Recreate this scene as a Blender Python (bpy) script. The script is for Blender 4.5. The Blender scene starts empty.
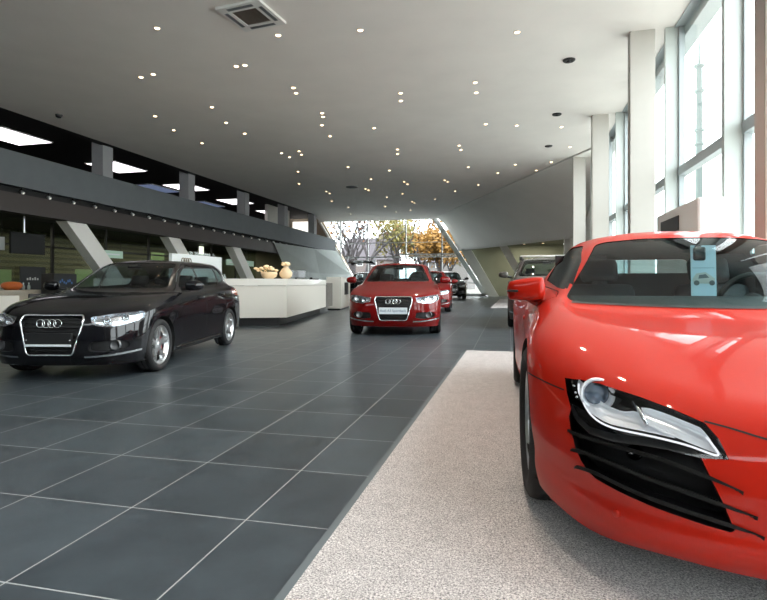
import bpy, bmesh, math, random
import numpy as np
from mathutils import Vector, Matrix
from mathutils.bvhtree import BVHTree

random.seed(7)
SC = bpy.context.scene
COL = SC.collection
PI = math.pi

# ------------------------------------------------------------------ materials
def nodes_of(name):
    m = bpy.data.materials.new(name)
    m.use_nodes = True
    nt = m.node_tree
    for n in list(nt.nodes):
        nt.nodes.remove(n)
    out = nt.nodes.new('ShaderNodeOutputMaterial')
    return m, nt, out

def N(nt, kind, **kw):
    n = nt.nodes.new(kind)
    for k, v in kw.items():
        setattr(n, k, v)
    return n

def setin(n, **kw):
    for k, v in kw.items():
        n.inputs[k.replace('_', ' ')].default_value = v

def c4(c):
    return (c[0], c[1], c[2], 1.0)

def pmat(name, col, rough=.5, metal=0., coat=0., emit=None, es=0., noise=0., nscale=8., bump=0., bscale=60., spec=.5):
    m, nt, out = nodes_of(name)
    p = N(nt, 'ShaderNodeBsdfPrincipled')
    nt.links.new(p.outputs[0], out.inputs[0])
    p.inputs['Base Color'].default_value = c4(col)
    p.inputs['Roughness'].default_value = rough
    p.inputs['Metallic'].default_value = metal
    p.inputs['Coat Weight'].default_value = coat
    p.inputs['Coat Roughness'].default_value = .03
    p.inputs['Specular IOR Level'].default_value = spec
    if emit:
        p.inputs['Emission Color'].default_value = c4(emit)
        p.inputs['Emission Strength'].default_value = es
    if noise or bump:
        tc = N(nt, 'ShaderNodeTexCoord')
    if noise:
        nz = N(nt, 'ShaderNodeTexNoise')
        nz.inputs['Scale'].default_value = nscale
        nz.inputs['Detail'].default_value = 5
        nt.links.new(tc.outputs['Object'], nz.inputs['Vector'])
        mx = N(nt, 'ShaderNodeMix', data_type='RGBA')
        mx.inputs[6].default_value = c4([max(0, x * (1 - noise)) for x in col])
        mx.inputs[7].default_value = c4([min(1, x * (1 + noise)) for x in col])
        nt.links.new(nz.outputs[0], mx.inputs[0])
        nt.links.new(mx.outputs[2], p.inputs['Base Color'])
    if bump:
        nb = N(nt, 'ShaderNodeTexNoise')
        nb.inputs['Scale'].default_value = bscale
        nt.links.new(tc.outputs['Object'], nb.inputs['Vector'])
        b = N(nt, 'ShaderNodeBump')
        b.inputs['Strength'].default_value = bump
        b.inputs['Distance'].default_value = .01
        nt.links.new(nb.outputs[0], b.inputs['Height'])
        nt.links.new(b.outputs[0], p.inputs['Normal'])
    return m

def paint(name, col, rough=.28, metal=.0, coat=.8):
    """two-sided car paint: clear-coated outside, dull dark inside the shell"""
    m, nt, out = nodes_of(name)
    p = N(nt, 'ShaderNodeBsdfPrincipled')
    p.inputs['Base Color'].default_value = c4(col)
    p.inputs['Roughness'].default_value = rough
    p.inputs['Metallic'].default_value = metal
    p.inputs['Coat Weight'].default_value = coat
    p.inputs['Specular IOR Level'].default_value = .06
    p.inputs['Coat Roughness'].default_value = .02
    d = N(nt, 'ShaderNodeBsdfDiffuse')
    d.inputs[0].default_value = (.012, .012, .013, 1)
    g = N(nt, 'ShaderNodeNewGeometry')
    mx = N(nt, 'ShaderNodeMixShader')
    nt.links.new(g.outputs['Backfacing'], mx.inputs[0])
    nt.links.new(p.outputs[0], mx.inputs[1])
    nt.links.new(d.outputs[0], mx.inputs[2])
    nt.links.new(mx.outputs[0], out.inputs[0])
    return m

def glass(name, tint, gloss=1.0, ior=1.5, rough=0.0):
    m, nt, out = nodes_of(name)
    t = N(nt, 'ShaderNodeBsdfTransparent')
    t.inputs[0].default_value = c4(tint)
    g = N(nt, 'ShaderNodeBsdfGlossy')
    g.inputs['Roughness'].default_value = rough
    g.inputs[0].default_value = (gloss, gloss, gloss, 1)
    lw = N(nt, 'ShaderNodeLayerWeight')
    lw.inputs[0].default_value = .5
    pw = N(nt, 'ShaderNodeMath', operation='POWER')
    nt.links.new(lw.outputs['Facing'], pw.inputs[0])
    pw.inputs[1].default_value = 5.
    r0 = ((ior - 1) / (ior + 1)) ** 2
    f = N(nt, 'ShaderNodeMath', operation='MULTIPLY_ADD')
    nt.links.new(pw.outputs[0], f.inputs[0])
    f.inputs[1].default_value = (1 - r0) * .9
    f.inputs[2].default_value = r0
    mx = N(nt, 'ShaderNodeMixShader')
    nt.links.new(f.outputs[0], mx.inputs[0])
    nt.links.new(t.outputs[0], mx.inputs[1])
    nt.links.new(g.outputs[0], mx.inputs[2])
    nt.links.new(mx.outputs[0], out.inputs[0])
    return m

def emat(name, col, s):
    m, nt, out = nodes_of(name)
    e = N(nt, 'ShaderNodeEmission')
    e.inputs[0].default_value = c4(col)
    e.inputs[1].default_value = s
    nt.links.new(e.outputs[0], out.inputs[0])
    return m

def floor_mat():
    m, nt, out = nodes_of('slate_tile')
    L = nt.links.new
    p = N(nt, 'ShaderNodeBsdfPrincipled')
    L(p.outputs[0], out.inputs[0])
    tc = N(nt, 'ShaderNodeTexCoord')
    mp = N(nt, 'ShaderNodeMapping', vector_type='POINT')
    mp.inputs['Rotation'].default_value = (0, 0, -.0125)
    L(tc.outputs['Object'], mp.inputs[0])
    sx = N(nt, 'ShaderNodeSeparateXYZ')
    L(mp.outputs[0], sx.inputs[0])
    A, B, X0, Y0, g = .556, .6135, -.525, 1.451, .0055
    masks, cells = [], []
    for ax, per, off in (('X', A, X0), ('Y', B, Y0)):
        s1 = N(nt, 'ShaderNodeMath', operation='SUBTRACT'); L(sx.outputs[ax], s1.inputs[0]); s1.inputs[1].default_value = off
        d1 = N(nt, 'ShaderNodeMath', operation='DIVIDE'); L(s1.outputs[0], d1.inputs[0]); d1.inputs[1].default_value = per
        r = N(nt, 'ShaderNodeMath', operation='ROUND'); L(d1.outputs[0], r.inputs[0])
        df = N(nt, 'ShaderNodeMath', operation='SUBTRACT'); L(d1.outputs[0], df.inputs[0]); L(r.outputs[0], df.inputs[1])
        ab = N(nt, 'ShaderNodeMath', operation='ABSOLUTE'); L(df.outputs[0], ab.inputs[0])
        lt = N(nt, 'ShaderNodeMath', operation='LESS_THAN'); L(ab.outputs[0], lt.inputs[0]); lt.inputs[1].default_value = g / per / 2
        masks.append(lt)
        fl = N(nt, 'ShaderNodeMath', operation='FLOOR'); L(d1.outputs[0], fl.inputs[0]); cells.append(fl)
    mk = N(nt, 'ShaderNodeMath', operation='MAXIMUM'); L(masks[0].outputs[0], mk.inputs[0]); L(masks[1].outputs[0], mk.inputs[1])
    cb = N(nt, 'ShaderNodeCombineXYZ'); L(cells[0].outputs[0], cb.inputs[0]); L(cells[1].outputs[0], cb.inputs[1])
    wn = N(nt, 'ShaderNodeTexWhiteNoise', noise_dimensions='2D'); L(cb.outputs[0], wn.inputs['Vector'])
    nz = N(nt, 'ShaderNodeTexNoise'); L(mp.outputs[0], nz.inputs['Vector']); setin(nz, Scale=4., Detail=8., Roughness=.65)
    add = N(nt, 'ShaderNodeMath', operation='MULTIPLY_ADD'); L(wn.outputs['Value'], add.inputs[0]); add.inputs[1].default_value = .35; L(nz.outputs[0], add.inputs[2])
    rp = N(nt, 'ShaderNodeValToRGB'); L(add.outputs[0], rp.inputs[0])
    rp.color_ramp.elements[0].position = .3; rp.color_ramp.elements[0].color = (.027, .035, .042, 1)
    rp.color_ramp.elements[1].position = 1.1; rp.color_ramp.elements[1].color = (.072, .092, .108, 1)
    mx = N(nt, 'ShaderNodeMix', data_type='RGBA'); L(mk.outputs[0], mx.inputs[0]); L(rp.outputs[0], mx.inputs[6]); mx.inputs[7].default_value = (.42, .44, .45, 1)
    L(mx.outputs[2], p.inputs['Base Color'])
    rr = N(nt, 'ShaderNodeMapRange'); L(nz.outputs[0], rr.inputs[0]); rr.inputs[3].default_value = .25; rr.inputs[4].default_value = .40
    L(rr.outputs[0], p.inputs['Roughness'])
    nb = N(nt, 'ShaderNodeTexNoise'); L(mp.outputs[0], nb.inputs['Vector']); setin(nb, Scale=30., Detail=4.)
    b = N(nt, 'ShaderNodeBump'); setin(b, Strength=.03, Distance=.004); L(nb.outputs[0], b.inputs['Height'])
    L(b.outputs[0], p.inputs['Normal'])
    return m

def carpet_mat():
    m, nt, out = nodes_of('speckled_carpet')
    L = nt.links.new
    p = N(nt, 'ShaderNodeBsdfPrincipled'); L(p.outputs[0], out.inputs[0])
    p.inputs['Roughness'].default_value = .95
    p.inputs['Specular IOR Level'].default_value = .1
    p.inputs['Sheen Weight'].default_value = .3
    tc = N(nt, 'ShaderNodeTexCoord')
    n1 = N(nt, 'ShaderNodeTexNoise'); L(tc.outputs['Object'], n1.inputs['Vector']); setin(n1, Scale=150., Detail=4., Roughness=.75)
    rp = N(nt, 'ShaderNodeValToRGB'); L(n1.outputs[0], rp.inputs[0])
    e = rp.color_ramp.elements
    e[0].position = .36; e[0].color = (.10, .095, .10, 1)
    e[1].position = .66; e[1].color = (1., .95, .92, 1)
    x = e.new(.5); x.color = (.52, .475, .47, 1)
    n2 = N(nt, 'ShaderNodeTexNoise'); L(tc.outputs['Object'], n2.inputs['Vector']); setin(n2, Scale=9., Detail=4.)
    mr = N(nt, 'ShaderNodeMapRange'); L(n2.outputs[0], mr.inputs[0]); mr.inputs[3].default_value = .8; mr.inputs[4].default_value = 1.15
    mu = N(nt, 'ShaderNodeMix', data_type='RGBA', blend_type='MULTIPLY'); mu.inputs[0].default_value = 1
    L(rp.outputs[0], mu.inputs[6]); L(mr.outputs[0], mu.inputs[7])
    L(mu.outputs[2], p.inputs['Base Color'])
    b = N(nt, 'ShaderNodeBump'); setin(b, Strength=.7, Distance=.006); L(n1.outputs[0], b.inputs['Height']); L(b.outputs[0], p.inputs['Normal'])
    return m

def stripe_mat(name, c1, c2, per, axis='Z', duty=.5, rough=.5):
    """horizontal louvre stripes in object space"""
    m, nt, out = nodes_of(name)
    L = nt.links.new
    p = N(nt, 'ShaderNodeBsdfPrincipled'); L(p.outputs[0], out.inputs[0]); p.inputs['Roughness'].default_value = rough
    tc = N(nt, 'ShaderNodeTexCoord'); sx = N(nt, 'ShaderNodeSeparateXYZ'); L(tc.outputs['Object'], sx.inputs[0])
    d = N(nt, 'ShaderNodeMath', operation='DIVIDE'); L(sx.outputs[axis], d.inputs[0]); d.inputs[1].default_value = per
    f = N(nt, 'ShaderNodeMath', operation='FRACT'); L(d.outputs[0], f.inputs[0])
    lt = N(nt, 'ShaderNodeMath', operation='LESS_THAN'); L(f.outputs[0], lt.inputs[0]); lt.inputs[1].default_value = duty
    mx = N(nt, 'ShaderNodeMix', data_type='RGBA'); L(lt.outputs[0], mx.inputs[0]); mx.inputs[6].default_value = c4(c1); mx.inputs[7].default_value = c4(c2)
    L(mx.outputs[2], p.inputs['Base Color'])
    return m

M = {}
M['floor'] = floor_mat()
M['carpet'] = carpet_mat()
M['carpet_edge'] = pmat('carpet_edge', (.13, .155, .17), .6)
M['ceiling'] = pmat('ceiling_plaster', (.86, .81, .765), .62, noise=.06, nscale=1.2)
M['fold'] = pmat('fold_plaster', (.93, .90, .84), .8, noise=.05, nscale=.8)
M['concrete'] = pmat('grey_render', (.13, .142, .15), .8, noise=.10, nscale=2.5)
M['concrete_light'] = pmat('lightened_render', (.66, .70, .68), .75, noise=.08, nscale=2.)  # lightened so the balcony end carries the far window's brightness in its colour
M['soffit'] = pmat('brown_soffit', (.050, .040, .037), .65)
M['dark'] = pmat('dark_void', (.010, .010, .010), .8)
M['dark_ceiling'] = pmat('dark_ceiling', (.018, .016, .016), .7)
M['white_col'] = pmat('white_column', (.80, .77, .71), .6, noise=.03)
M['pillar'] = pmat('white_pillar', (.50, .475, .435), .6, noise=.03)
M['grey_col'] = pmat('grey_upper_column', (.33, .33, .34), .7)
M['beige'] = pmat('beige_wall', (.42, .33, .24), .8, noise=.05)
M['olive'] = pmat('olive_wall', (.24, .25, .18), .8, noise=.12, nscale=1.)
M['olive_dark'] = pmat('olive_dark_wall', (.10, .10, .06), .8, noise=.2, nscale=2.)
M['louvre'] = stripe_mat('office_louvre', (.048, .042, .026), (.105, .095, .052), .24)
M['fin'] = pmat('window_fin', (.52, .56, .535), .45)
M['frame'] = pmat('window_frame', (.40, .44, .45), .4)
M['frame_white'] = pmat('white_frame', (.75, .75, .74), .45)
M['glazing'] = glass('window_glass', (.96, .985, .98), .9, 1.25)
M['off_glass'] = glass('office_glass', (.80, .86, .80), .8, 1.35)
M['panel_light'] = emat('ceiling_panel_light', (1., .93, .98), 3.0)
M['panel_dim'] = emat('dim_panel_light', (.30, .38, .62), .38)
M['lamp'] = emat('downlight_bulb', (1., .70, .40), 12.)
M['lamp_ring'] = pmat('downlight_ring', (.75, .73, .70), .35, metal=.3)
M['spot'] = pmat('spotlight_metal', (.55, .55, .55), .35, metal=.6)
M['counter'] = pmat('white_counter', (.80, .76, .68), .38, coat=.2)
M['counter_top'] = pmat('white_counter_top', (.86, .83, .76), .3, coat=.3)
M['plinth'] = pmat('dark_plinth', (.015, .014, .014), .4)
M['black_gloss'] = pmat('black_gloss', (.008, .008, .009), .18, coat=.5)
M['black'] = pmat('black_plastic', (.012, .012, .013), .5)
M['black_mesh'] = stripe_mat('grille_mesh', (.004, .004, .004), (.016, .016, .017), .012, 'Z', .5, .5)
M['rubber'] = pmat('tyre_rubber', (.014, .014, .015), .75)
M['alloy'] = pmat('alloy_rim', (.62, .63, .64), .28, metal=.9)
M['alloy_dark'] = pmat('brake_disc', (.20, .20, .21), .4, metal=.9)
M['caliper'] = pmat('brake_caliper', (.45, .02, .02), .4)
M['chrome'] = pmat('chrome', (.82, .83, .84), .12, metal=1.)
M['silver'] = pmat('silver_trim', (.66, .67, .68), .3, metal=.8)
M['paint_orange_red'] = paint('sports_car_red', (.45, .015, .0055), .45, 0., .5)
M['paint_red'] = paint('hatchback_red', (.18, .004, .004), .4, 0., .6)
M['paint_black'] = paint('hatchback_black', (.006, .006, .008), .2)
M['paint_dark'] = paint('rear_car_black', (.009, .009, .010), .22)
M['paint_bronze'] = paint('suv_bronze', (.11, .105, .095), .3, .3)
M['car_glass'] = glass('car_glass', (.46, .54, .54), .7, 1.5)
M['screen_glass'] = glass('windscreen_glass', (.58, .72, .73), .55, 1.5)
M['lens'] = glass('lamp_lens', (.93, .95, .97), 1., 1.4)
M['blade'] = pmat('intake_blade', (.006, .006, .006), .6, spec=.25)
M['reflector'] = pmat('lamp_reflector', (.80, .82, .85), .16, metal=.95)
M['reflector_pale'] = pmat('lamp_reflector_pale', (.80, .83, .86), .3, metal=.4, emit=(.9, .95, 1.), es=.12)
M['projector'] = pmat('projector_glass', (.10, .14, .20), .04, coat=1.)
M['led'] = emat('running_light', (.95, .97, 1.), 1.1)
M['seam'] = pmat('panel_gap', (.004, .003, .003), .7)
M['well'] = pmat('wheel_well', (.006, .006, .006), .9)
M['interior'] = pmat('cabin_trim', (.035, .036, .038), .75)
M['seat'] = pmat('seat_leather', (.05, .052, .055), .5)
M['plate'] = pmat('number_plate_white', (.80, .86, .90), .4)
M['plate_ink'] = pmat('number_plate_ink', (.08, .18, .32), .5)
M['tail_red'] = pmat('tail_lamp', (.25, .004, .004), .15, coat=1.)
M['paper'] = pmat('paper_card', (.58, .74, .84), .6)
M['ink'] = pmat('printed_ink', (.10, .12, .13), .7)
M['ink_pale'] = pmat('printed_ink_pale', (.55, .56, .52), .7)
M['white_box'] = pmat('white_display_box', (.76, .75, .72), .35)
M['grey_box'] = pmat('grey_display_side', (.55, .52, .49), .35)
M['sign_white'] = pmat('sign_white', (.62, .66, .66), .4, emit=(.8, .85, .85), es=.10)
M['sign_green'] = pmat('sign_green', (.35, .50, .40), .5, emit=(.55, .75, .6), es=.22)
M['green_glow'] = pmat('green_panel', (.26, .34, .18), .6, emit=(.25, .36, .16), es=.12)
M['desk'] = pmat('desk_laminate', (.50, .43, .34), .6)
M['orange'] = pmat('orange_ball', (.60, .14, .03), .5)
M['screen_blue'] = pmat('screen_picture', (.02, .04, .08), .3, emit=(.10, .30, .75), es=.25)
M['picture'] = pmat('dark_picture', (.02, .02, .022), .4)
M['bottle'] = pmat('clear_bottle', (.45, .50, .48), .15)
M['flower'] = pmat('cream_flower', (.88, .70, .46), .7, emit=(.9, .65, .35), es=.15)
M['vase'] = pmat('cream_vase', (.80, .62, .40), .4)
M['leaf'] = pmat('plant_leaf', (.05, .10, .03), .6)
M['lampshade'] = pmat('white_globe', (.9, .85, .78), .4, emit=(1., .9, .75), es=.5)
M['bark'] = pmat('tree_bark', (.045, .038, .040), .9, noise=.3, nscale=3.)
M['leaf_gold'] = pmat('golden_leaves', (.20, .095, .012), .8, noise=.4, nscale=3.)
M['leaf_olive'] = pmat('olive_leaves', (.13, .11, .025), .8, noise=.4, nscale=3.)
M['leaf_rust'] = pmat('rust_leaves', (.16, .055, .014), .8, noise=.4, nscale=3.)
M['house_wall'] = pmat('house_render', (.13, .12, .115), .9, noise=.05)
M['house_wall_b'] = pmat('house_render_pink', (.12, .095, .09), .9, noise=.05)
M['house_roof'] = pmat('house_roof', (.055, .045, .052), .8, noise=.2, nscale=4.)
M['house_pane'] = pmat('house_pane', (.02,.022,.026), .2)
M['ground_bounce'] = pmat('bounce_ground_pale', (.55, .54, .50), .9, noise=.1)
M['ground'] = pmat('outdoor_ground', (.10, .095, .08), .95, noise=.2, nscale=.4)
M['tower'] = pmat('tower_haze_glow', (.02, .025, .025), .9, emit=(.60, .75, .72), es=.85)  # aerial haze put into the material as a pale teal glow
M['hazy_tree'] = pmat('foliage_haze_glow', (.03, .03, .03), .9, emit=(.78, .80, .78), es=.9)  # haze painted in by a pale glow, as on the tower

# ------------------------------------------------------------------ mesh helpers
def link(o, parent=None):
    COL.objects.link(o)
    if parent is not None:
        o.parent = parent
    return o

def obj(name, bm, mat, parent=None, smooth=False, loc=None):
    me = bpy.data.meshes.new(name)
    bmesh.ops.recalc_face_normals(bm, faces=bm.faces[:])
    bm.to_mesh(me)
    bm.free()
    for mm in (mat if isinstance(mat, (list, tuple)) else [mat]):
        me.materials.append(mm)
    if smooth:
        me.polygons.foreach_set('use_smooth', [True] * len(me.polygons))
    o = bpy.data.objects.new(name, me)
    if loc is not None:
        o.location = loc
    return link(o, parent)

def obj_raw(name, verts, faces, mat, parent=None, smooth=True):
    me = bpy.data.meshes.new(name)
    me.from_pydata([tuple(v) for v in verts], [], faces)
    for mm in (mat if isinstance(mat, (list, tuple)) else [mat]):
        me.materials.append(mm)
    if smooth:
        me.polygons.foreach_set('use_smooth', [True] * len(me.polygons))
    me.update()
    o = bpy.data.objects.new(name, me)
    return link(o, parent)

def tag(o, label, cat, group=None, kind=None):
    o['label'] = label
    o['category'] = cat
    if group:
        o['group'] = group
    if kind:
        o['kind'] = kind
    return o

def empty(name, loc=(0, 0, 0), rz=0.):
    o = bpy.data.objects.new(name, None)
    o.empty_display_size = .2
    o.location = loc
    o.rotation_euler = (0, 0, rz)
    return link(o)

def struct(o):
    o['kind'] = 'structure'
    return o

def copy_tree(o, parent=None):
    c = o.copy()
    COL.objects.link(c)
    if parent is not None:
        c.parent = parent
    for ch in list(o.children):
        copy_tree(ch, c)
    return c

def box(bm, x0, x1, y0, y1, z0, z1, mi=0, mtx=None, bev=0., seg=2):
    co = [(x0, y0, z0), (x1, y0, z0), (x1, y1, z0), (x0, y1, z0), (x0, y0, z1), (x1, y0, z1), (x1, y1, z1), (x0, y1, z1)]
    if mtx is not None:
        co = [mtx @ Vector(c) for c in co]
    v = [bm.verts.new(c) for c in co]
    fs = [bm.faces.new([v[i] for i in q]) for q in ((0, 3, 2, 1), (4, 5, 6, 7), (0, 1, 5, 4), (1, 2, 6, 5), (2, 3, 7, 6), (3, 0, 4, 7))]
    for f in fs:
        f.material_index = mi
    if bev:
        es = list({e for f in fs for e in f.edges})
        r = bmesh.ops.bevel(bm, geom=es, offset=bev, segments=seg, affect='EDGES', profile=.5)
        for f in r['faces']:
            f.material_index = mi
    return fs

def prism(bm, pts, d, mi=0):
    """polygon pts (3D) extruded by vector d"""
    d = Vector(d)
    a = [bm.verts.new(p) for p in pts]
    b = [bm.verts.new(Vector(p) + d) for p in pts]
    n = len(pts)
    fs = [bm.faces.new(a[::-1]), bm.faces.new(b)]
    for i in range(n):
        fs.append(bm.faces.new((a[i], a[(i + 1) % n], b[(i + 1) % n], b[i])))
    for f in fs:
        f.material_index = mi
    return fs

def frame_of(d):
    d = Vector(d).normalized()
    up = Vector((0, 0, 1)) if abs(d.z) < .95 else Vector((1, 0, 0))
    s = d.cross(up).normalized()
    return s, s.cross(d).normalized()

def tube(bm, pts, r, n=8, closed=False, caps=True, mi=0):
    pts = [Vector(p) for p in pts]
    rs = r if isinstance(r, (list, tuple)) else [r] * len(pts)
    rings = []
    m = len(pts)
    for i, p in enumerate(pts):
        if closed:
            d = pts[(i + 1) % m] - pts[i - 1]
        else:
            d = pts[min(i + 1, m - 1)] - pts[max(i - 1, 0)]
        s, u = frame_of(d)
        rings.append([bm.verts.new(p + (s * math.cos(2 * PI * k / n) + u * math.sin(2 * PI * k / n)) * rs[i]) for k in range(n)])
    for i in range(m if closed else m - 1):
        a, b = rings[i], rings[(i + 1) % m]
        for k in range(n):
            f = bm.faces.new((a[k], a[(k + 1) % n], b[(k + 1) % n], b[k]))
            f.material_index = mi
    if caps and not closed:
        for f in (bm.faces.new(rings[0][::-1]), bm.faces.new(rings[-1])):
            f.material_index = mi

def lathe(bm, prof, n=32, axis='Z', mi=0, org=(0, 0, 0)):
    """prof: (radius, height) pairs round the axis"""
    rings = []
    org = Vector(org)
    for r, h in prof:
        if r < 1e-6:
            p = {'Z': (0, 0, h), 'X': (h, 0, 0), 'Y': (0, h, 0)}[axis]
            rings.append([bm.verts.new(org + Vector(p))])
            continue
        ring = []
        for k in range(n):
            a = 2 * PI * k / n
            c, s = math.cos(a) * r, math.sin(a) * r
            p = {'Z': (c, s, h), 'X': (h, c, s), 'Y': (s, h, c)}[axis]
            ring.append(bm.verts.new(org + Vector(p)))
        rings.append(ring)
    for a, b in zip(rings, rings[1:]):
        for k in range(n):
            if len(a) == 1 and len(b) == 1:
                continue
            if len(a) == 1:
                f = bm.faces.new((a[0], b[k], b[(k + 1) % n]))
            elif len(b) == 1:
                f = bm.faces.new((a[k], b[0], a[(k + 1) % n]))
            else:
                f = bm.faces.new((a[k], b[k], b[(k + 1) % n], a[(k + 1) % n]))
            f.material_index = mi

def ball(bm, c, r, n=12, sc=(1, 1, 1), mi=0):
    m = Matrix.Translation(c) @ Matrix.Diagonal((r * sc[0], r * sc[1], r * sc[2], 1))
    g = bmesh.ops.create_uvsphere(bm, u_segments=n * 2, v_segments=n, radius=1, matrix=m)
    for v in g['verts']:
        for f in v.link_faces:
            f.material_index = mi

def text_mesh(name, body, size, mat, parent, mtx, ext=.002):
    cu = bpy.data.curves.new(name, 'FONT')
    cu.body = body
    cu.size = size
    cu.align_x = 'CENTER'
    cu.align_y = 'CENTER'
    cu.extrude = ext
    tmp = bpy.data.objects.new('tmp', cu)
    COL.objects.link(tmp)
    dg = bpy.context.evaluated_depsgraph_get()
    me = bpy.data.meshes.new_from_object(tmp.evaluated_get(dg))
    bpy.data.objects.remove(tmp)
    me.transform(mtx)
    me.materials.clear()
    me.materials.append(mat)
    o = bpy.data.objects.new(name, me)
    return link(o, parent)
# ------------------------------------------------------------------ car body machinery
def spline(P, steps, lo, hi):
    """C2 cubic spline through P (n,3) with centripetal-ish knots; samples between knots lo..hi"""
    P = np.asarray(P, float)
    n = len(P)
    d = np.linalg.norm(np.diff(P, axis=0), axis=1)
    d = np.maximum(d, 1e-4) ** .7
    t = np.concatenate([[0], np.cumsum(d)])
    A = np.zeros((n, n)); R = np.zeros((n, 3))
    A[0, 0] = A[-1, -1] = 1
    for i in range(1, n - 1):
        A[i, i - 1] = d[i - 1]; A[i, i] = 2 * (d[i - 1] + d[i]); A[i, i + 1] = d[i]
        R[i] = 6 * ((P[i + 1] - P[i]) / d[i] - (P[i] - P[i - 1]) / d[i - 1])
    Mx = np.linalg.solve(A, R)
    out = []
    for i in range(lo, hi):
        for k in range(steps):
            x = k / steps * d[i]
            a, b, h = d[i] - x, x, d[i]
            out.append(Mx[i] * a ** 3 / (6 * h) + Mx[i + 1] * b ** 3 / (6 * h) + (P[i] / h - Mx[i] * h / 6) * a + (P[i + 1] / h - Mx[i + 1] * h / 6) * b)
    out.append(P[hi])
    return np.array(out)

FX = np.array([-1, 1, 1.])
def half_surface(rows, nr=5, nc=5):
    G = np.array(rows, float)
    R, C, _ = G.shape
    rowsq = []
    for r in range(R):
        ext = np.concatenate([G[r, 2:0:-1] * FX, G[r], G[r, -2:-4:-1] * FX])
        rowsq.append(spline(ext, nc, 2, C + 1))
    Q = np.array(rowsq)
    cols = []
    for c in range(Q.shape[1]):
        ext = np.concatenate([Q[:, c], Q[-2:-4:-1, c] * FX])
        cols.append(spline(ext, nr, 0, R - 1))
    V = np.array(cols).transpose(1, 0, 2)
    V[:, 0, 0] = 0; V[:, -1, 0] = 0; V[-1, :, 0] = 0
    bm = bmesh.new()
    nR, nC = V.shape[:2]
    vs = [[bm.verts.new(V[i, j]) for j in range(nC)] for i in range(nR)]
    for i in range(nR - 1):
        for j in range(nC - 1):
            bm.faces.new((vs[i][j], vs[i][j + 1], vs[i + 1][j + 1], vs[i + 1][j]))
    bmesh.ops.remove_doubles(bm, verts=bm.verts[:], dist=1e-5)
    bm.normal_update()
    # outward test on the side
    f = max(bm.faces, key=lambda f: f.calc_center_median().x)
    if f.normal.x < 0:
        bmesh.ops.reverse_faces(bm, faces=bm.faces[:])
        bm.normal_update()
    return bm

def fillet(pts, r, n=4):
    """round the corners of a 2-D polygon"""
    out = []
    m = len(pts)
    for i in range(m):
        p = np.array(pts[i]); a = np.array(pts[i - 1]); b = np.array(pts[(i + 1) % m])
        ri = r[i] if isinstance(r, (list, tuple)) else r
        u, w = a - p, b - p
        lu, lw = np.linalg.norm(u), np.linalg.norm(w)
        q = min(ri, lu * .45, lw * .45)
        if q < 1e-4:
            out.append(tuple(p)); continue
        s, e = p + u / lu * q, p + w / lw * q
        for k in range(n + 1):
            t = k / n
            out.append(tuple((1 - t) ** 2 * s + 2 * t * (1 - t) * p + t * t * e))
    return out

def offset_poly(pts, d):
    """move a 2-D polygon's edges inwards by d"""
    P = np.array(pts, float); n = len(P)
    area = sum(P[i - 1][0] * P[i][1] - P[i][0] * P[i - 1][1] for i in range(n))
    sg = 1 if area > 0 else -1
    out = []
    for i in range(n):
        a, p, b = P[i - 1], P[i], P[(i + 1) % n]
        e1, e2 = p - a, b - p
        n1 = np.array([-e1[1], e1[0]]) / (np.linalg.norm(e1) + 1e-9) * sg
        n2 = np.array([-e2[1], e2[0]]) / (np.linalg.norm(e2) + 1e-9) * sg
        v = n1 + n2
        l = max(.35, np.dot(v, v) / 2)
        out.append(tuple(p + v / l * d))
    return out

def inpoly(p, pts):
    x, y = p
    c = False
    n = len(pts)
    j = n - 1
    for i in range(n):
        xi, yi = pts[i]; xj, yj = pts[j]
        if (yi > y) != (yj > y) and x < (xj - xi) * (y - yi) / (yj - yi) + xi:
            c = not c
        j = i
    return c

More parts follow.
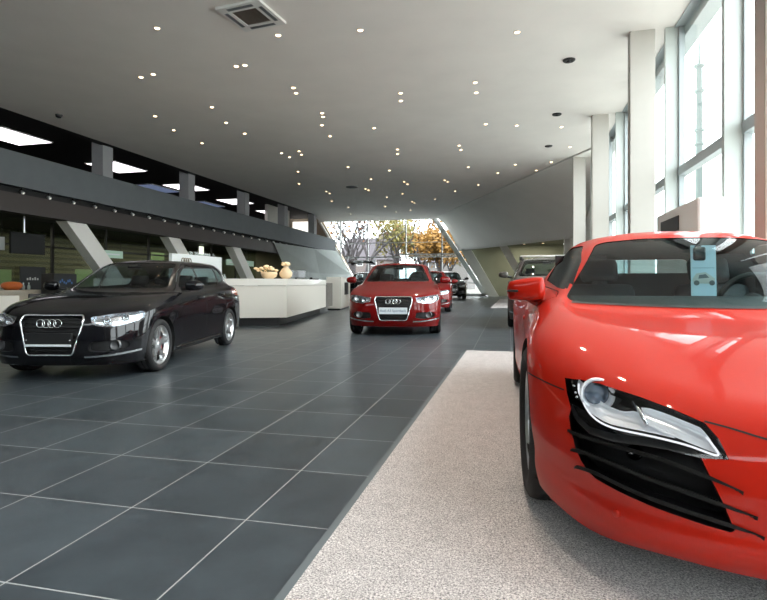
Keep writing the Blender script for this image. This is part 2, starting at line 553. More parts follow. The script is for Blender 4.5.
AX = {'front': (0, 2, 1), 'side': (1, 2, 0), 'top': (0, 1, 2)}
class Shell:
    """half a car shell (x >= 0) whose faces are cut and tagged along outlines"""
    def __init__(self, rows, nr=5, nc=5):
        self.bm = half_surface(rows, nr, nc)
        self.lay = self.bm.faces.layers.int.new('tag')
        self.names = {'body': 0}
        self.bvh0 = BVHTree.FromBMesh(self.bm)

    def key(self, name):
        return self.names.setdefault(name, len(self.names))

    def mark(self, name, poly, view, filt, only='body'):
        bm, lay = self.bm, self.lay
        i, j, k = AX[view]
        ok = self.key(only) if only else None
        nt = len(poly)
        xs = [p[0] for p in poly]; ys = [p[1] for p in poly]
        X0, X1, Y0, Y1 = min(xs) - .02, max(xs) + .02, min(ys) - .02, max(ys) + .02
        cand = []
        for f in bm.faces:
            if ok is not None and f[lay] != ok:
                continue
            c = f.calc_center_median()
            if not filt(c, f.normal):
                continue
            cand.append(f)
        def bb(f):
            a = [v.co[i] for v in f.verts]; b = [v.co[j] for v in f.verts]
            return min(a), max(a), min(b), max(b)
        live = set(f for f in cand if (lambda q: q[1] > X0 and q[0] < X1 and q[3] > Y0 and q[2] < Y1)(bb(f)))
        for a in range(nt):
            p, q = poly[a], poly[(a + 1) % nt]
            dx, dy = q[0] - p[0], q[1] - p[1]
            L = math.hypot(dx, dy)
            if L < 1e-6:
                continue
            ex0, ex1, ey0, ey1 = min(p[0], q[0]) - 1e-4, max(p[0], q[0]) + 1e-4, min(p[1], q[1]) - 1e-4, max(p[1], q[1]) + 1e-4
            nx, ny = -dy / L, dx / L
            sel = []
            for f in live:
                b = bb(f)
                if b[1] < ex0 or b[0] > ex1 or b[3] < ey0 or b[2] > ey1:
                    continue
                s = [(v.co[i] - p[0]) * nx + (v.co[j] - p[1]) * ny for v in f.verts]
                if min(s) < -1e-6 and max(s) > 1e-6:
                    sel.append(f)
            if not sel:
                continue
            no = [0, 0, 0]; no[i] = nx; no[j] = ny
            co = [0, 0, 0]; co[i] = p[0]; co[j] = p[1]
            geom = set(sel)
            for f in sel:
                geom.update(f.edges); geom.update(f.verts)
            dead = set(sel)
            live -= dead
            before = set(bm.faces) - dead if False else None
            r = bmesh.ops.bisect_plane(bm, geom=list(geom), dist=1e-7, plane_co=co, plane_no=no)
            for e in r['geom']:
                if isinstance(e, bmesh.types.BMFace) and e.is_valid:
                    live.add(e)
            live = {f for f in live if f.is_valid}
        key = self.key(name)
        bm.normal_update()
        for f in bm.faces:
            if ok is not None and f[lay] != ok:
                continue
            c = f.calc_center_median()
            if not (X0 < c[i] < X1 and Y0 < c[j] < Y1):
                continue
            if filt(c, f.normal) and inpoly((c[i], c[j]), poly):
                f[lay] = key

    def panel(self, name, poly, view, filt, gap=.004, gapname='gap'):
        """a shut line round a panel, then the panel itself"""
        self.mark(gapname, poly, view, filt)
        self.mark(name, offset_poly(poly, gap), view, filt, only=gapname)

    def patch(self, name, off=0., mirror=False, side=1):
        """vertices and faces of one tag, moved along the surface normal by off"""
        bm, lay = self.bm, self.lay
        keys = {self.names[n] for n in ([name] if isinstance(name, str) else name) if n in self.names}
        vi, V, F = {}, [], []
        for f in bm.faces:
            if f[lay] not in keys:
                continue
            q = []
            for v in f.verts:
                if v not in vi:
                    vi[v] = len(V)
                    V.append(v.co + v.normal * off)
                q.append(vi[v])
            F.append(q)
        if side < 0:
            V = [Vector((-p.x, p.y, p.z)) for p in V]
            F = [q[::-1] for q in F]
        if mirror:
            n = len(V)
            mp, W = [], []
            for a, p in enumerate(V):
                if abs(p.x) < 2e-5:
                    p.x = 0
                    mp.append(a)
                else:
                    mp.append(n + len(W))
                    W.append(Vector((-p.x, p.y, p.z)))
            F = F + [[mp[a] for a in q][::-1] for q in F]
            V = V + W
        return V, F

    def bucket(self, name, vec, walls=True, floor=True, side=1, mirror=False, off=0.):
        """the pocket behind an opening: boundary walls pushed by vec and a floor"""
        V, F = self.patch(name, off, mirror=mirror, side=side)
        vec = Vector((vec[0] * (side if not mirror else 1), vec[1], vec[2]))
        n = len(V)
        W = V + [p + vec for p in V]
        cnt = {}
        for q in F:
            for a, b in zip(q, q[1:] + q[:1]):
                cnt[(a, b)] = cnt.get((a, b), 0) + 1
        out = []
        if walls:
            for (a, b) in cnt:
                if (b, a) not in cnt:
                    out.append([b, a, a + n, b + n])
        if floor:
            out += [[a + n for a in q] for q in F]
        return W, out

    def on(self, view, a, b, off=0.):
        """point on the shell hit by a ray along the view axis"""
        if view == 'front':
            h = self.bvh0.ray_cast(Vector((a, -5, b)), Vector((0, 1, 0)))
        elif view == 'back':
            h = self.bvh0.ray_cast(Vector((a, 9, b)), Vector((0, -1, 0)))
        elif view == 'side':
            h = self.bvh0.ray_cast(Vector((5, a, b)), Vector((-1, 0, 0)))
        else:
            h = self.bvh0.ray_cast(Vector((a, b, 5)), Vector((0, 0, -1)))
        if h[0] is None:
            return None, None
        return h[0] + h[1] * off, h[1]

def clean(V, F):
    """drop loose vertices"""
    used = sorted({a for q in F for a in q})
    mp = {a: i for i, a in enumerate(used)}
    return [V[a] for a in used], [[mp[a] for a in q] for q in F]

def part(name, VF, mat, parent, smooth=True, xf=1.):
    V, F = clean(*VF)
    return obj_raw(name, [Vector(v) * xf for v in V], F, mat, parent, smooth)

def ribbon(pts, nrm, w, lift, depth=None):
    """thin strip along pts on the surface; returns V, F"""
    V, F = [], []
    m = len(pts)
    for i in range(m):
        d = (pts[min(i + 1, m - 1)] - pts[max(i - 1, 0)]).normalized()
        s = d.cross(nrm[i]).normalized() * w / 2
        V += [pts[i] + nrm[i] * lift - s, pts[i] + nrm[i] * lift + s]
        if i:
            a = 2 * i
            F.append([a - 2, a - 1, a + 1, a])
    return V, F

def make_wheel(parent, x, y, r, w, rim_r, spokes, twin, side, caliper=True):
    """tyre with rim and brake as children; outer face towards +x, turned round for the other side"""
    bm = bmesh.new()
    h = w / 2
    prof = [(rim_r - .012, -h * .55), (rim_r, -h * .78), (rim_r + .02, -h * .95), ((r + rim_r) / 2, -h), (r - .03, -h * .96), (r - .008, -h * .84), (r, -h * .6),
            (r, -h * .3), (r - .006, -h * .29), (r - .006, -h * .23), (r, -h * .22), (r, h * .22), (r - .006, h * .23), (r - .006, h * .29), (r, h * .3),
            (r, h * .6), (r - .008, h * .84), (r - .03, h * .96), ((r + rim_r) / 2, h), (rim_r + .02, h * .95), (rim_r, h * .78), (rim_r - .012, h * .55)]
    lathe(bm, prof, 48, 'X')
    t = obj('wheel', bm, M['rubber'], parent, True, (x, y, r))
    if side < 0:
        t.rotation_euler = (0, 0, PI)
    bm = bmesh.new()
    lathe(bm, [(rim_r - .01, -h * .7), (rim_r - .03, -h * .6), (rim_r - .035, h * .35), (rim_r - .02, h * .66), (rim_r - .004, h * .74), (rim_r + .003, h * .80), (rim_r - .006, h * .80), (rim_r - .022, h * .7), (rim_r - .04, h * .4)], 48, 'X')
    lathe(bm, [(0, h * .70), (.03, h * .69), (.045, h * .62), (.075, h * .58), (.085, h * .5), (.085, h * .3)], 24, 'X')
    for k in range(spokes):
        for tw in ((-.11, .11) if twin else (0,)):
            a = 2 * PI * k / spokes + .3
            a0, a1 = a + tw * 2.2, a + tw
            wd = .019 if twin else .034
            c0, s0, c1, s1 = math.cos(a0), math.sin(a0), math.cos(a1), math.sin(a1)
            p0 = Vector((h * .56, c0 * .06, s0 * .06)); p1 = Vector((h * .70, c1 * (rim_r - .02), s1 * (rim_r - .02)))
            d = (p1 - p0).normalized(); sd = d.cross(Vector((1, 0, 0))).normalized()
            vs = []
            for p, ww in ((p0, wd * 1.25), (p1, wd)):
                for dx, m_ in ((0, 1), (0, -1), (-.035, -1.3), (-.035, 1.3)):
                    vs.append(bm.verts.new(p + sd * ww * m_ * .5 * 1.6 + Vector((dx, 0, 0))))
            for q in ((0, 1, 5, 4), (1, 2, 6, 5), (2, 3, 7, 6), (3, 0, 4, 7), (0, 3, 2, 1), (4, 5, 6, 7)):
                bm.faces.new([vs[i] for i in q])
    obj('rim', bm, M['alloy'], t, False)
    bm = bmesh.new()
    lathe(bm, [(0, -.01), (.14, -.01), (.14, .012), (0, .012)], 32, 'X')
    obj('brake_disc', bm, M['alloy_dark'], t, False)
    if caliper:
        bm = bmesh.new()
        box(bm, -.02, .045, .085, .135, -.08, .08, bev=.01)
        obj('brake_caliper', bm, M['caliper'], t, False)
    return t

def make_seat(name, parent, x, y, z, mat):
    bm = bmesh.new()
    box(bm, x - .24, x + .24, y - .25, y + .25, z, z + .16, bev=.05)
    m = Matrix.Translation((x, y + .24, z + .1)) @ Matrix.Rotation(-.36, 4, 'X')
    box(bm, -.23, .23, -.06, .07, 0, .58, mtx=m, bev=.05)
    box(bm, -.13, .13, -.045, .045, .60, .78, mtx=m, bev=.04)
    box(bm, -.05, .05, -.012, .012, .55, .63, mtx=m)
    return obj(name, bm, mat, parent, True)

def rings_emblem(parent, centre, nrm, r, name='emblem', mat=None, th=.12):
    """four interlocking rings on a surface facing nrm"""
    n = Vector(nrm).normalized()
    s = Vector((0, 0, 1)).cross(n).normalized()
    u = n.cross(s).normalized()
    bm = bmesh.new()
    for k in range(4):
        c = Vector(centre) + s * (k - 1.5) * r * 1.42
        tube(bm, [c + (s * math.cos(a) + u * math.sin(a)) * r for a in [2 * PI * i / 28 for i in range(28)]], r * th, 6, True)
    return obj(name, bm, mat or M['chrome'], parent, True)
# ------------------------------------------------------------------ the red sports car (local: front axle at y=0, nose towards -y)
R8 = [
 [(0,-.875,.15),(.22,-.867,.15),(.42,-.835,.152),(.60,-.748,.146),(.745,-.60,.125),(.85,-.45,.15),(.90,-.32,.17),(.92,0,.17),(.92,.36,.17),(.89,.85,.15),(.88,1.45,.14),(.91,2.05,.17),(.935,2.40,.2),(.94,2.75,.2),(.92,3.10,.22),(.78,3.36,.25),(.45,3.44,.25),(0,3.46,.25)],
 [(0,-.93,.22),(.22,-.922,.22),(.42,-.89,.22),(.60,-.815,.215),(.75,-.67,.21),(.86,-.48,.23),(.915,-.33,.25),(.935,0,.26),(.93,.36,.25),(.905,.85,.22),(.895,1.45,.22),(.925,2.05,.25),(.95,2.40,.28),(.952,2.75,.3),(.93,3.1,.32),(.8,3.40,.35),(.47,3.5,.35),(0,3.52,.35)],
 [(0,-.929,.278),(.22,-.919,.278),(.42,-.884,.278),(.60,-.809,.278),(.747,-.670,.282),(.860,-.482,.292),(.916,-.33,.305),(.937,0,.32),(.932,.36,.305),(.903,.85,.28),(.892,1.45,.28),(.925,2.05,.31),(.952,2.40,.34),(.955,2.75,.36),(.932,3.1,.38),(.805,3.41,.41),(.475,3.52,.41),(0,3.54,.41)],
 [(0,-.935,.34),(.22,-.925,.34),(.42,-.89,.34),(.60,-.815,.34),(.75,-.68,.35),(.868,-.49,.36),(.925,-.33,.38),(.945,0,.40),(.938,.36,.38),(.90,.85,.36),(.885,1.45,.36),(.93,2.05,.4),(.955,2.40,.42),(.958,2.75,.43),(.935,3.1,.45),(.81,3.42,.48),(.48,3.54,.48),(0,3.56,.48)],
 [(0,-.92,.46),(.22,-.905,.46),(.42,-.865,.46),(.60,-.78,.465),(.75,-.645,.475),(.868,-.47,.49),(.925,-.32,.51),(.95,0,.53),(.94,.36,.51),(.905,.85,.5),(.89,1.45,.5),(.93,2.05,.53),(.96,2.40,.55),(.962,2.75,.56),(.94,3.1,.58),(.82,3.42,.6),(.48,3.53,.6),(0,3.55,.6)],
 [(0,-.86,.545),(.22,-.845,.55),(.42,-.795,.555),(.60,-.70,.57),(.75,-.555,.595),(.855,-.40,.625),(.905,-.27,.65),(.925,0,.68),(.915,.36,.68),(.905,.85,.68),(.895,1.45,.68),(.92,2.05,.70),(.945,2.40,.72),(.95,2.75,.74),(.925,3.1,.74),(.81,3.40,.74),(.48,3.50,.74),(0,3.52,.74)],
 [(0,-.70,.60),(.22,-.68,.605),(.42,-.62,.62),(.59,-.52,.65),(.72,-.38,.69),(.80,-.25,.72),(.835,-.13,.74),(.85,.05,.765),(.855,.36,.785),(.85,.85,.80),(.85,1.45,.82),(.87,2.05,.85),(.89,2.40,.87),(.88,2.75,.87),(.85,3.1,.85),(.75,3.33,.83),(.45,3.42,.83),(0,3.44,.83)],
 [(0,-.30,.705),(.20,-.29,.709),(.38,-.24,.72),(.54,-.16,.742),(.655,-.06,.765),(.72,.03,.782),(.75,.12,.797),(.77,.25,.815),(.78,.48,.836),(.79,.88,.86),(.80,1.45,.88),(.79,2.0,.90),(.78,2.35,.92),(.75,2.65,.92),(.70,2.9,.9),(.6,3.1,.89),(.38,3.16,.89),(0,3.18,.89)],
 [(0,.27,.788),(.18,.272,.790),(.36,.285,.792),(.54,.31,.796),(.668,.332,.804),(.718,.380,.817),(.735,.46,.842),(.745,.60,.868),(.748,.80,.885),(.75,1.1,.90),(.755,1.5,.92),(.73,1.9,.95),(.68,2.2,.96),(.62,2.45,.955),(.55,2.6,.95),(.42,2.7,.94),(.25,2.74,.94),(0,2.76,.94)],
 [(0,.665,1.03),(.17,.668,1.03),(.33,.69,1.03),(.46,.72,1.025),(.56,.765,1.02),(.60,.82,1.02),(.618,.89,1.027),(.627,.99,1.037),(.634,1.1,1.045),(.64,1.25,1.055),(.645,1.55,1.07),(.625,1.85,1.08),(.60,2.1,1.06),(.54,2.25,1.045),(.47,2.35,1.03),(.37,2.42,1.02),(.22,2.45,1.02),(0,2.46,1.02)],
 [(0,1.08,1.19),(.16,1.085,1.188),(.30,1.10,1.184),(.395,1.125,1.178),(.465,1.16,1.172),(.498,1.20,1.168),(.51,1.24,1.168),(.518,1.29,1.172),(.525,1.35,1.176),(.53,1.45,1.182),(.53,1.65,1.185),(.51,1.85,1.17),(.50,1.98,1.15),(.45,2.06,1.135),(.39,2.12,1.12),(.30,2.16,1.115),(.18,2.18,1.115),(0,2.19,1.115)],
 [(0,1.22,1.228),(.13,1.225,1.227),(.25,1.24,1.223),(.34,1.26,1.218),(.375,1.28,1.214),(.40,1.31,1.212),(.408,1.34,1.213),(.412,1.37,1.215),(.416,1.42,1.217),(.416,1.5,1.22),(.41,1.62,1.22),(.42,1.75,1.212),(.38,1.83,1.2),(.34,1.88,1.193),(.29,1.92,1.185),(.22,1.95,1.18),(.13,1.965,1.18),(0,1.97,1.18)],
 [(0,y,z) for y,z in zip((1.34,1.345,1.355,1.37,1.385,1.4,1.415,1.43,1.45,1.5,1.57,1.64,1.68,1.71,1.73,1.75,1.76,1.765),(1.246,1.246,1.247,1.248,1.249,1.249,1.249,1.249,1.249,1.249,1.248,1.246,1.244,1.242,1.24,1.238,1.237,1.237))],
]
R8_LOC, R8_RZ, R8_S = (1.05, 2.62, .012), .015, 1.08
def build_sports_car():
    root = empty('sports_car', R8_LOC, R8_RZ)
    tag(root, 'large bright orange-red low sports coupe parked on the near grey carpet', 'car', 'cars on show')
    S = R8_S
    sh = Shell(R8, 6, 6)
    P = M['paint_orange_red']
    # tag the openings
    lamp = [(.818, .590), (.77, .594), (.72, .592), (.624, .575), (.55, .556), (.486, .534), (.463, .502), (.449, .456), (.51, .449), (.58, .455), (.64, .452), (.70, .444), (.76, .446), (.79, .468), (.806, .50), (.815, .545)]
    front = lambda c, n: c.y < -.2 and n.y < .3
    sh.mark('lamp', lamp, 'front', front)
    gr = [(.806, .50), (.813, .477), (.808, .435), (.799, .392), (.785, .358), (.767, .333), (.745, .318), (.70, .308), (.625, .296), (.56, .288), (.50, .280), (.452, .276), (.443, .282),
          (.452, .305), (.471, .354), (.487, .392), (.501, .430), (.507, .449), (.58, .455), (.64, .452), (.70, .444), (.76, .446), (.79, .468)]
    sh.mark('side_intake', gr, 'front', front)
    # centre grille between the lamps
    cg = fillet([(-.3, .50), (.255, .50), (.27, .47), (.20, .20), (.17, .185), (-.3, .185)], .03)
    sh.mark('grille', cg, 'front', front)
    # glass
    ws = fillet([(-.4, .803), (.40, .807), (.685, .819), (.718, .842), (.487, 1.148), (.43, 1.165), (.22, 1.180), (-.4, 1.185)], [0, .05, .03, .03, .06, .05, .05, 0])
    sh.mark('windscreen', ws, 'front', lambda c, n: .15 < c.y < 1.3 and n.y < .2 and c.z > .78)
    sw = fillet([(.545, .880), (1.50, .935), (1.74, 1.05), (1.70, 1.13), (1.50, 1.158), (1.22, 1.154), (.88, 1.045)], [.05, .06, .05, .05, .05, .06, .05])
    sh.mark('side_window', sw, 'side', lambda c, n: n.x > .35 and c.x > .4)
    rw = fillet([(-.3, .97), (.46, .97), (.36, 1.10), (-.3, 1.10)], .05)
    sh.mark('rear_window', rw, 'front', lambda c, n: c.y > 1.9 and c.z > .95)
    # door and panel gaps
    dr = fillet([(.47, .82), (.50, .40), (.62, .24), (1.42, .22), (1.62, .40), (1.70, .70), (1.60, .905), (.58, .872)], .08)
    sh.panel('door', dr, 'side', lambda c, n: c.x > .6 and n.x > .2, .004)
    # wheel arches
    for yc, R in ((0, .352), (2.65, .366)):
        a = [(yc + R * math.cos(t), .322 + R * math.sin(t)) for t in [PI * k / 26 for k in range(27)]]
        sh.mark('arch%d' % (yc > 1), a + [(yc - R, .0), (yc + R, .0)], 'side', lambda c, n: c.x > .5 and n.x > .05 and c.z < .8, only=None)
    # hood and bumper shut lines, tail lights
    sh.mark('tail_light', fillet([(.48, .60), (.82, .60), (.82, .70), (.48, .70)], .03), 'front', lambda c, n: c.y > 3)
    part('body_shell', sh.patch('body', mirror=True), P, root, xf=S)
    for s in (-1, 1):
        part('panel_gap', sh.patch('gap', -.006, side=s), M['seam'], root, xf=S)
        d = part('door', sh.patch('door', side=s), P, root, xf=S)
        bm = bmesh.new(); box(bm, s * .872, s * .903, 1.42, 1.56, .655, .69, bev=.012)
        hd = obj('door_handle', bm, P, d, True); hd.scale = (S, S, S)
        part('side_window', sh.patch('side_window', -.004, side=s), M['car_glass'], root, xf=S)
        for k in (0, 1):
            V, F = sh.bucket('arch%d' % k, (-.26, 0, 0), floor=False, side=s)
            part('wheel_well', (V, F), M['well'], root, xf=S)
        part('tail_light', sh.patch('tail_light', .002, side=s), M['tail_red'], root, xf=S)
    part('windscreen', sh.patch('windscreen', -.003, mirror=True), M['screen_glass'], root, xf=S)
    # black ceramic border round the windscreen
    V, F = [], []
    part('rear_window', sh.patch('rear_window', -.003, mirror=True), M['screen_glass'], root, xf=S)
    # centre grille
    V, F = sh.bucket('grille', (0, .05, 0), mirror=True)
    g = part('grille', (V, F), M['black_mesh'], root, False, xf=S)
    cgo = [sh.on('front', x, z, .004)[0] for x, z in cg if x > -.01]
    loop = [Vector((0, cgo[0].y, .50))] + cgo + [Vector((0, cgo[-1].y, .185))]
    loop = loop + [Vector((-p.x, p.y, p.z)) for p in loop[-2:0:-1]]
    bm = bmesh.new(); tube(bm, [p * S for p in loop], .009, 6, True)
    obj('grille_frame', bm, M['black_gloss'], root, True)
    ph, pn = sh.on('front', 0, .585)
    rings_emblem(root, (ph + Vector((0, -.012, .0))) * S, pn, .042 * S)
    # headlamps and intakes
    for s in (-1, 1):
        V, F = sh.bucket('lamp', (.0, .10, -.01), side=s)
        hl = part('headlight', (V, F), M['black_gloss'], root, False, xf=S)
        def on(x, z, off=0.):
            p, n = sh.on('front', x, z, off)
            return Vector((p.x * s, p.y, p.z)) * S, Vector((n.x * s, n.y, n.z))
        part('lens', sh.patch('lamp', -.001, side=s), M['lens'], hl, xf=S)
        # big pale scoop under the projector, running to the inner tip
        def sheet(name, top, bot, inset0, inset1, mat, nn=14):
            V, F = [], []
            def samp(poly, t):
                x = t * (len(poly) - 1); i = min(int(x), len(poly) - 2); f_ = x - i
                return tuple(poly[i][k] * (1 - f_) + poly[i + 1][k] * f_ for k in (0, 1))
            for a in range(nn + 1):
                for b in range(5):
                    q = b / 4
                    tx, tz = samp(top, a / nn); bx_, bz = samp(bot, a / nn)
                    x, z = tx * (1 - q) + bx_ * q, tz * (1 - q) + bz * q
                    p, n = on(x, z)
                    dep = inset0 * (1 - q) + inset1 * q + .03 * math.sin(PI * q)
                    V.append(p + Vector((0, dep * S, 0)))
            for a in range(nn):
                for b in range(4):
                    i = a * 5 + b
                    F.append([i, i + 1, i + 6, i + 5])
            return obj_raw(name, V, F, mat, hl)
        sheet('reflector', [(.772, .588), (.74, .560), (.71, .530), (.665, .520), (.635, .528), (.60, .520)], [(.782, .552), (.757, .505), (.712, .486), (.64, .487), (.60, .487), (.555, .484)], .055, .012, M['reflector_pale'])
        sheet('reflector', [(.628, .542), (.60, .545), (.56, .537), (.52, .525), (.488, .515), (.472, .49)], [(.612, .505), (.58, .492), (.55, .485), (.51, .474), (.48, .466), (.458, .461)], .035, .015, M['reflector_pale'])
        sheet('reflector', [(.700, .585), (.66, .578), (.62, .568), (.57, .556), (.52, .542), (.492, .53)], [(.690, .560), (.655, .553), (.628, .549), (.58, .546), (.53, .532), (.49, .518)], .03, .05, M['black_gloss'])
        # running light strip along the lower edge
        strip = [(.783, .585), (.786, .565), (.778, .535), (.757, .500), (.725, .484), (.68, .481), (.62, .482), (.56, .479), (.51, .471), (.470, .466), (.476, .482), (.490, .505)]
        V, F, nn = [], [], len(strip) * 4
        cpts = spline([(x, z, 0) for x, z in strip], 6, 0, len(strip) - 1)
        pts = []; nrm = []
        for q in cpts:
            p, n = on(q[0], q[1], -.010)
            pts.append(p); nrm.append(n)
        bm = bmesh.new(); tube(bm, pts, .0030 * S, 6)
        obj('running_light', bm, M['led'], hl, True)
        a_, b_ = on(.634, .556)[0], on(.617, .505)[0]
        bm = bmesh.new(); tube(bm, [a_ + Vector((0, .03, 0)), (a_ + b_) / 2 + Vector((0, .018, 0)), b_ + Vector((0, .012, 0))], [.010, .007, .006], 8)
        obj('lamp_divider', bm, M['chrome'], hl, True)
        # projector
        p, n = on(.727, .556)
        ax = Vector((s * .10, -1, .05)).normalized()
        q = Vector((0, 0, 1)).rotation_difference(ax).to_matrix().to_4x4()
        for nm, prof, mt, ins in (('projector_ring', [(.034, -.03), (.050, .0), (.054, .006), (.049, .010), (.043, .004), (.036, -.02)], 'reflector_pale', .045), ('projector_lens', [(.040, -.012), (.036, .006), (.026, .018), (.013, .025), (0, .027)], 'projector', .055)):
            bm = bmesh.new(); lathe(bm, [(a * S, b * S) for a, b in prof], 28)
            bm.transform(Matrix.Translation(p + Vector((0, ins * S, 0))) @ q)
            obj(nm, bm, M[mt], hl, True)
        for x, z in ((.800, .575), (.797, .555), (.795, .542)):
            p, n = on(x, z, -.012); bm = bmesh.new(); ball(bm, p, .0055, 6); obj('lamp_screw', bm, M['chrome'], hl, True)
        # intake with four blades
        V, F = sh.bucket('side_intake', (-.02, .13, 0), side=s)
        it = part('side_intake', (V, F), M['black'], root, False, xf=S)
        p, n = on(.645, .417)
        bm = bmesh.new(); lathe(bm, [(.022, 0), (.026, .01), (.022, .016), (0, .018)], 20, 'Y', org=p + Vector((0, .05, 0)))
        obj('fog_sensor', bm, M['black_gloss'], it, True)
        for bl in ([(.815, .438), (.806, .434), (.752, .433), (.642, .431), (.585, .426), (.513, .411), (.462, .397), (.426, .387)],
                   [(.808, .380), (.799, .382), (.778, .386), (.69, .381), (.586, .365), (.496, .351), (.435, .338), (.398, .332)],
                   [(.797, .330), (.787, .334), (.752, .339), (.669, .327), (.567, .313), (.477, .300), (.417, .289), (.383, .282)]):
            cp = spline([(x, z, 0) for x, z in bl], 4, 0, len(bl) - 1)
            V, F = [], []
            m = len(cp)
            for i, q in enumerate(cp):
                p, n = on(q[0], q[1], .006)
                t = i / (m - 1)
                w = .0056 * min(1, t / .10 + .02) * min(1, (1 - t) / .24 + .03)
                dp = .055 * min(1, t / .10) * min(1, (1 - t) / .18)
                up = Vector((0, 0, w * S))
                back = Vector((0, max(dp, .004) * S, -.012))
                V += [p + up, p - up, p - up + back, p + up + back]
                if i:
                    a = 4 * i
                    for k in range(4):
                        F.append([a - 4 + k, a - 4 + (k + 1) % 4, a + (k + 1) % 4, a + k])
            F += [[3, 2, 1, 0], [4 * m - 4, 4 * m - 3, 4 * m - 2, 4 * m - 1]]
            obj_raw('blade', V, F, M['blade'], it, False)
        # parking sensor
        p, n = on(.698, .242, .001)
        bm = bmesh.new(); lathe(bm, [(.013, 0), (.013, .003), (.011, .005), (0, .005)], 16)
        bm.transform(Matrix.Translation(p) @ Vector((0, 0, 1)).rotation_difference(n).to_matrix().to_4x4())
        obj('parking_sensor', bm, P, root, True)
    # thin shut lines drawn on the skin
    def seam(view, pts, w=.006, dens=6):
        cp = spline([(a, b, 0) for a, b in pts], dens, 0, len(pts) - 1)
        for s in (-1, 1):
            P_, Nn = [], []
            for q in cp:
                p, n = sh.on(view, q[0], q[1])
                if p is None:
                    continue
                P_.append(Vector((p.x * s, p.y, p.z))); Nn.append(Vector((n.x * s, n.y, n.z)))
            V, F = ribbon(P_, Nn, w, .0012)
            part('panel_gap', (V, F), M['seam'], root, xf=S)
    seam('front', [(.930, .568), (.90, .566), (.86, .559), (.822, .553)], .005)
    seam('front', [(.486, .537), (.423, .527), (.363, .514), (.30, .506), (.25, .503)], .006)
    seam('top', [(.74, -.40), (.66, -.18), (.70, .12), (.72, .32)], .004) if False else None
    # windscreen wiper cowl
    V, F = [], []
    pts, nn = [], []
    for k in range(25):
        x = -.70 + 1.40 * k / 24
        zz = .806 + .016 * (abs(x) / .69) ** 2
        p, n = sh.on('front', abs(x), zz - .004)
        pts.append(Vector((x, p.y, p.z)) * S); nn.append(Vector((math.copysign(n.x, x) if x else 0, n.y, n.z)))
    V, F = ribbon(pts, nn, .024, .003)
    obj_raw('wiper_cowl', V, F, M['black'], root)
    # mirrors: rounded housing on an arm
    for s in (-1, 1):
        bm = bmesh.new()
        bmesh.ops.create_cube(bm, size=1)
        bmesh.ops.subdivide_edges(bm, edges=bm.edges[:], cuts=5, use_grid_fill=True)
        for v in bm.verts:
            p = v.co * 2
            q = Vector((p.x * math.sqrt(max(0, 1 - p.y ** 2 / 2 - p.z ** 2 / 2 + p.y ** 2 * p.z ** 2 / 3)), p.y * math.sqrt(max(0, 1 - p.z ** 2 / 2 - p.x ** 2 / 2 + p.z ** 2 * p.x ** 2 / 3)), p.z * math.sqrt(max(0, 1 - p.x ** 2 / 2 - p.y ** 2 / 2 + p.x ** 2 * p.y ** 2 / 3))))
            q = q * .45 + p * .55
            x = q.x * .100
            zt = .078 - .022 * (q.x + 1) * .5 * 1.3
            z = q.z * (zt if q.z > 0 else .060)
            v.co = Vector((s * (.912 + x), .60 + q.y * .085 + .03 * q.x, .878 + z)) * S
        mr = obj('mirror', bm, P, root, True)
        bm = bmesh.new()
        V = [Vector((s * a, b, c)) * S for a, b, c in ((1.0, .505, .868), (.955, .497, .868), (.955, .497, .880), (1.0, .505, .880))]
        box(bm, s * .955 * S - .0, s * 1.010 * S, .500 * S, .56 * S, .868 * S, .879 * S, bev=.002)
        obj('mirror_indicator', bm, M['seam'], mr, False)
        bm = bmesh.new()
        tube(bm, [Vector((s * .90, .62, .84)) * S, Vector((s * .86, .61, .815)) * S, Vector((s * .80, .60, .80)) * S, Vector((s * .74, .60, .80)) * S], [.026, .026, .03, .034], 10)
        obj('mirror_arm', bm, P, mr, True)
    # wheels
    for s in (-1, 1):
        fw = make_wheel(root, s * .823 * S, 0, .322 * S, .235 * S, .238 * S, 5, True, s)
        fw.children[0].scale = (1.24, 1.0, 1.0)
        fw.rotation_euler[2] += .045
        make_wheel(root, s * .81 * S, 2.65 * S, .33 * S, .29 * S, .238 * S, 5, True, s)
    # floor, dash, seats, wheel, mirror inside
    bm = bmesh.new(); box(bm, -.60, .60, -.7, 3.3, .15, .22); box(bm, -.84, .84, .42, 2.2, .15, .22)
    bm.transform(Matrix.Scale(S, 4)); obj('underbody', bm, M['dark'], root)
    bm = bmesh.new()
    prism(bm, [(-.66, .34, .78), (-.66, .44, .81), (-.66, .72, .84), (-.66, 1.0, .84), (-.66, 1.02, .80), (-.66, .86, .62), (-.66, .40, .55)], (1.32, 0, 0))
    bmesh.ops.bevel(bm, geom=bm.edges[:], offset=.02, segments=2, affect='EDGES')
    bm.transform(Matrix.Scale(S, 4)); obj('dashboard', bm, M['interior'], root, True)
    for x in (-.36, .36):
        st = make_seat('seat', root, 0, 0, 0, M['seat']); st.scale = (S, S, S); st.location = (x * S, 1.28 * S, .26 * S)
    bm = bmesh.new()
    tube(bm, [(.36 + .175 * math.cos(a), 1.06 - .05 * math.sin(a), .80 + .165 * math.sin(a)) for a in [2 * PI * k / 32 for k in range(32)]], .015, 8, True)
    for a in (PI, 0, -PI / 2):
        tube(bm, [(.36 + .02 * math.cos(a), 1.05, .80), (.36 + .17 * math.cos(a), 1.06 - .05 * math.sin(a), .80 + .16 * math.sin(a))], .014, 6)
    ball(bm, (.36, 1.05, .80), .06, 8, (1, .5, 1))
    bm.transform(Matrix.Scale(S, 4)); obj('steering_wheel', bm, M['black'], root, True)
    bm = bmesh.new()
    # bulkhead behind the seats with its window opening
    for q in ((-.66, .66, .3, .985), (-.66, -.30, .985, 1.12), (.30, .66, .985, 1.12)):
        box(bm, q[0], q[1], 1.78, 1.82, q[2], q[3])
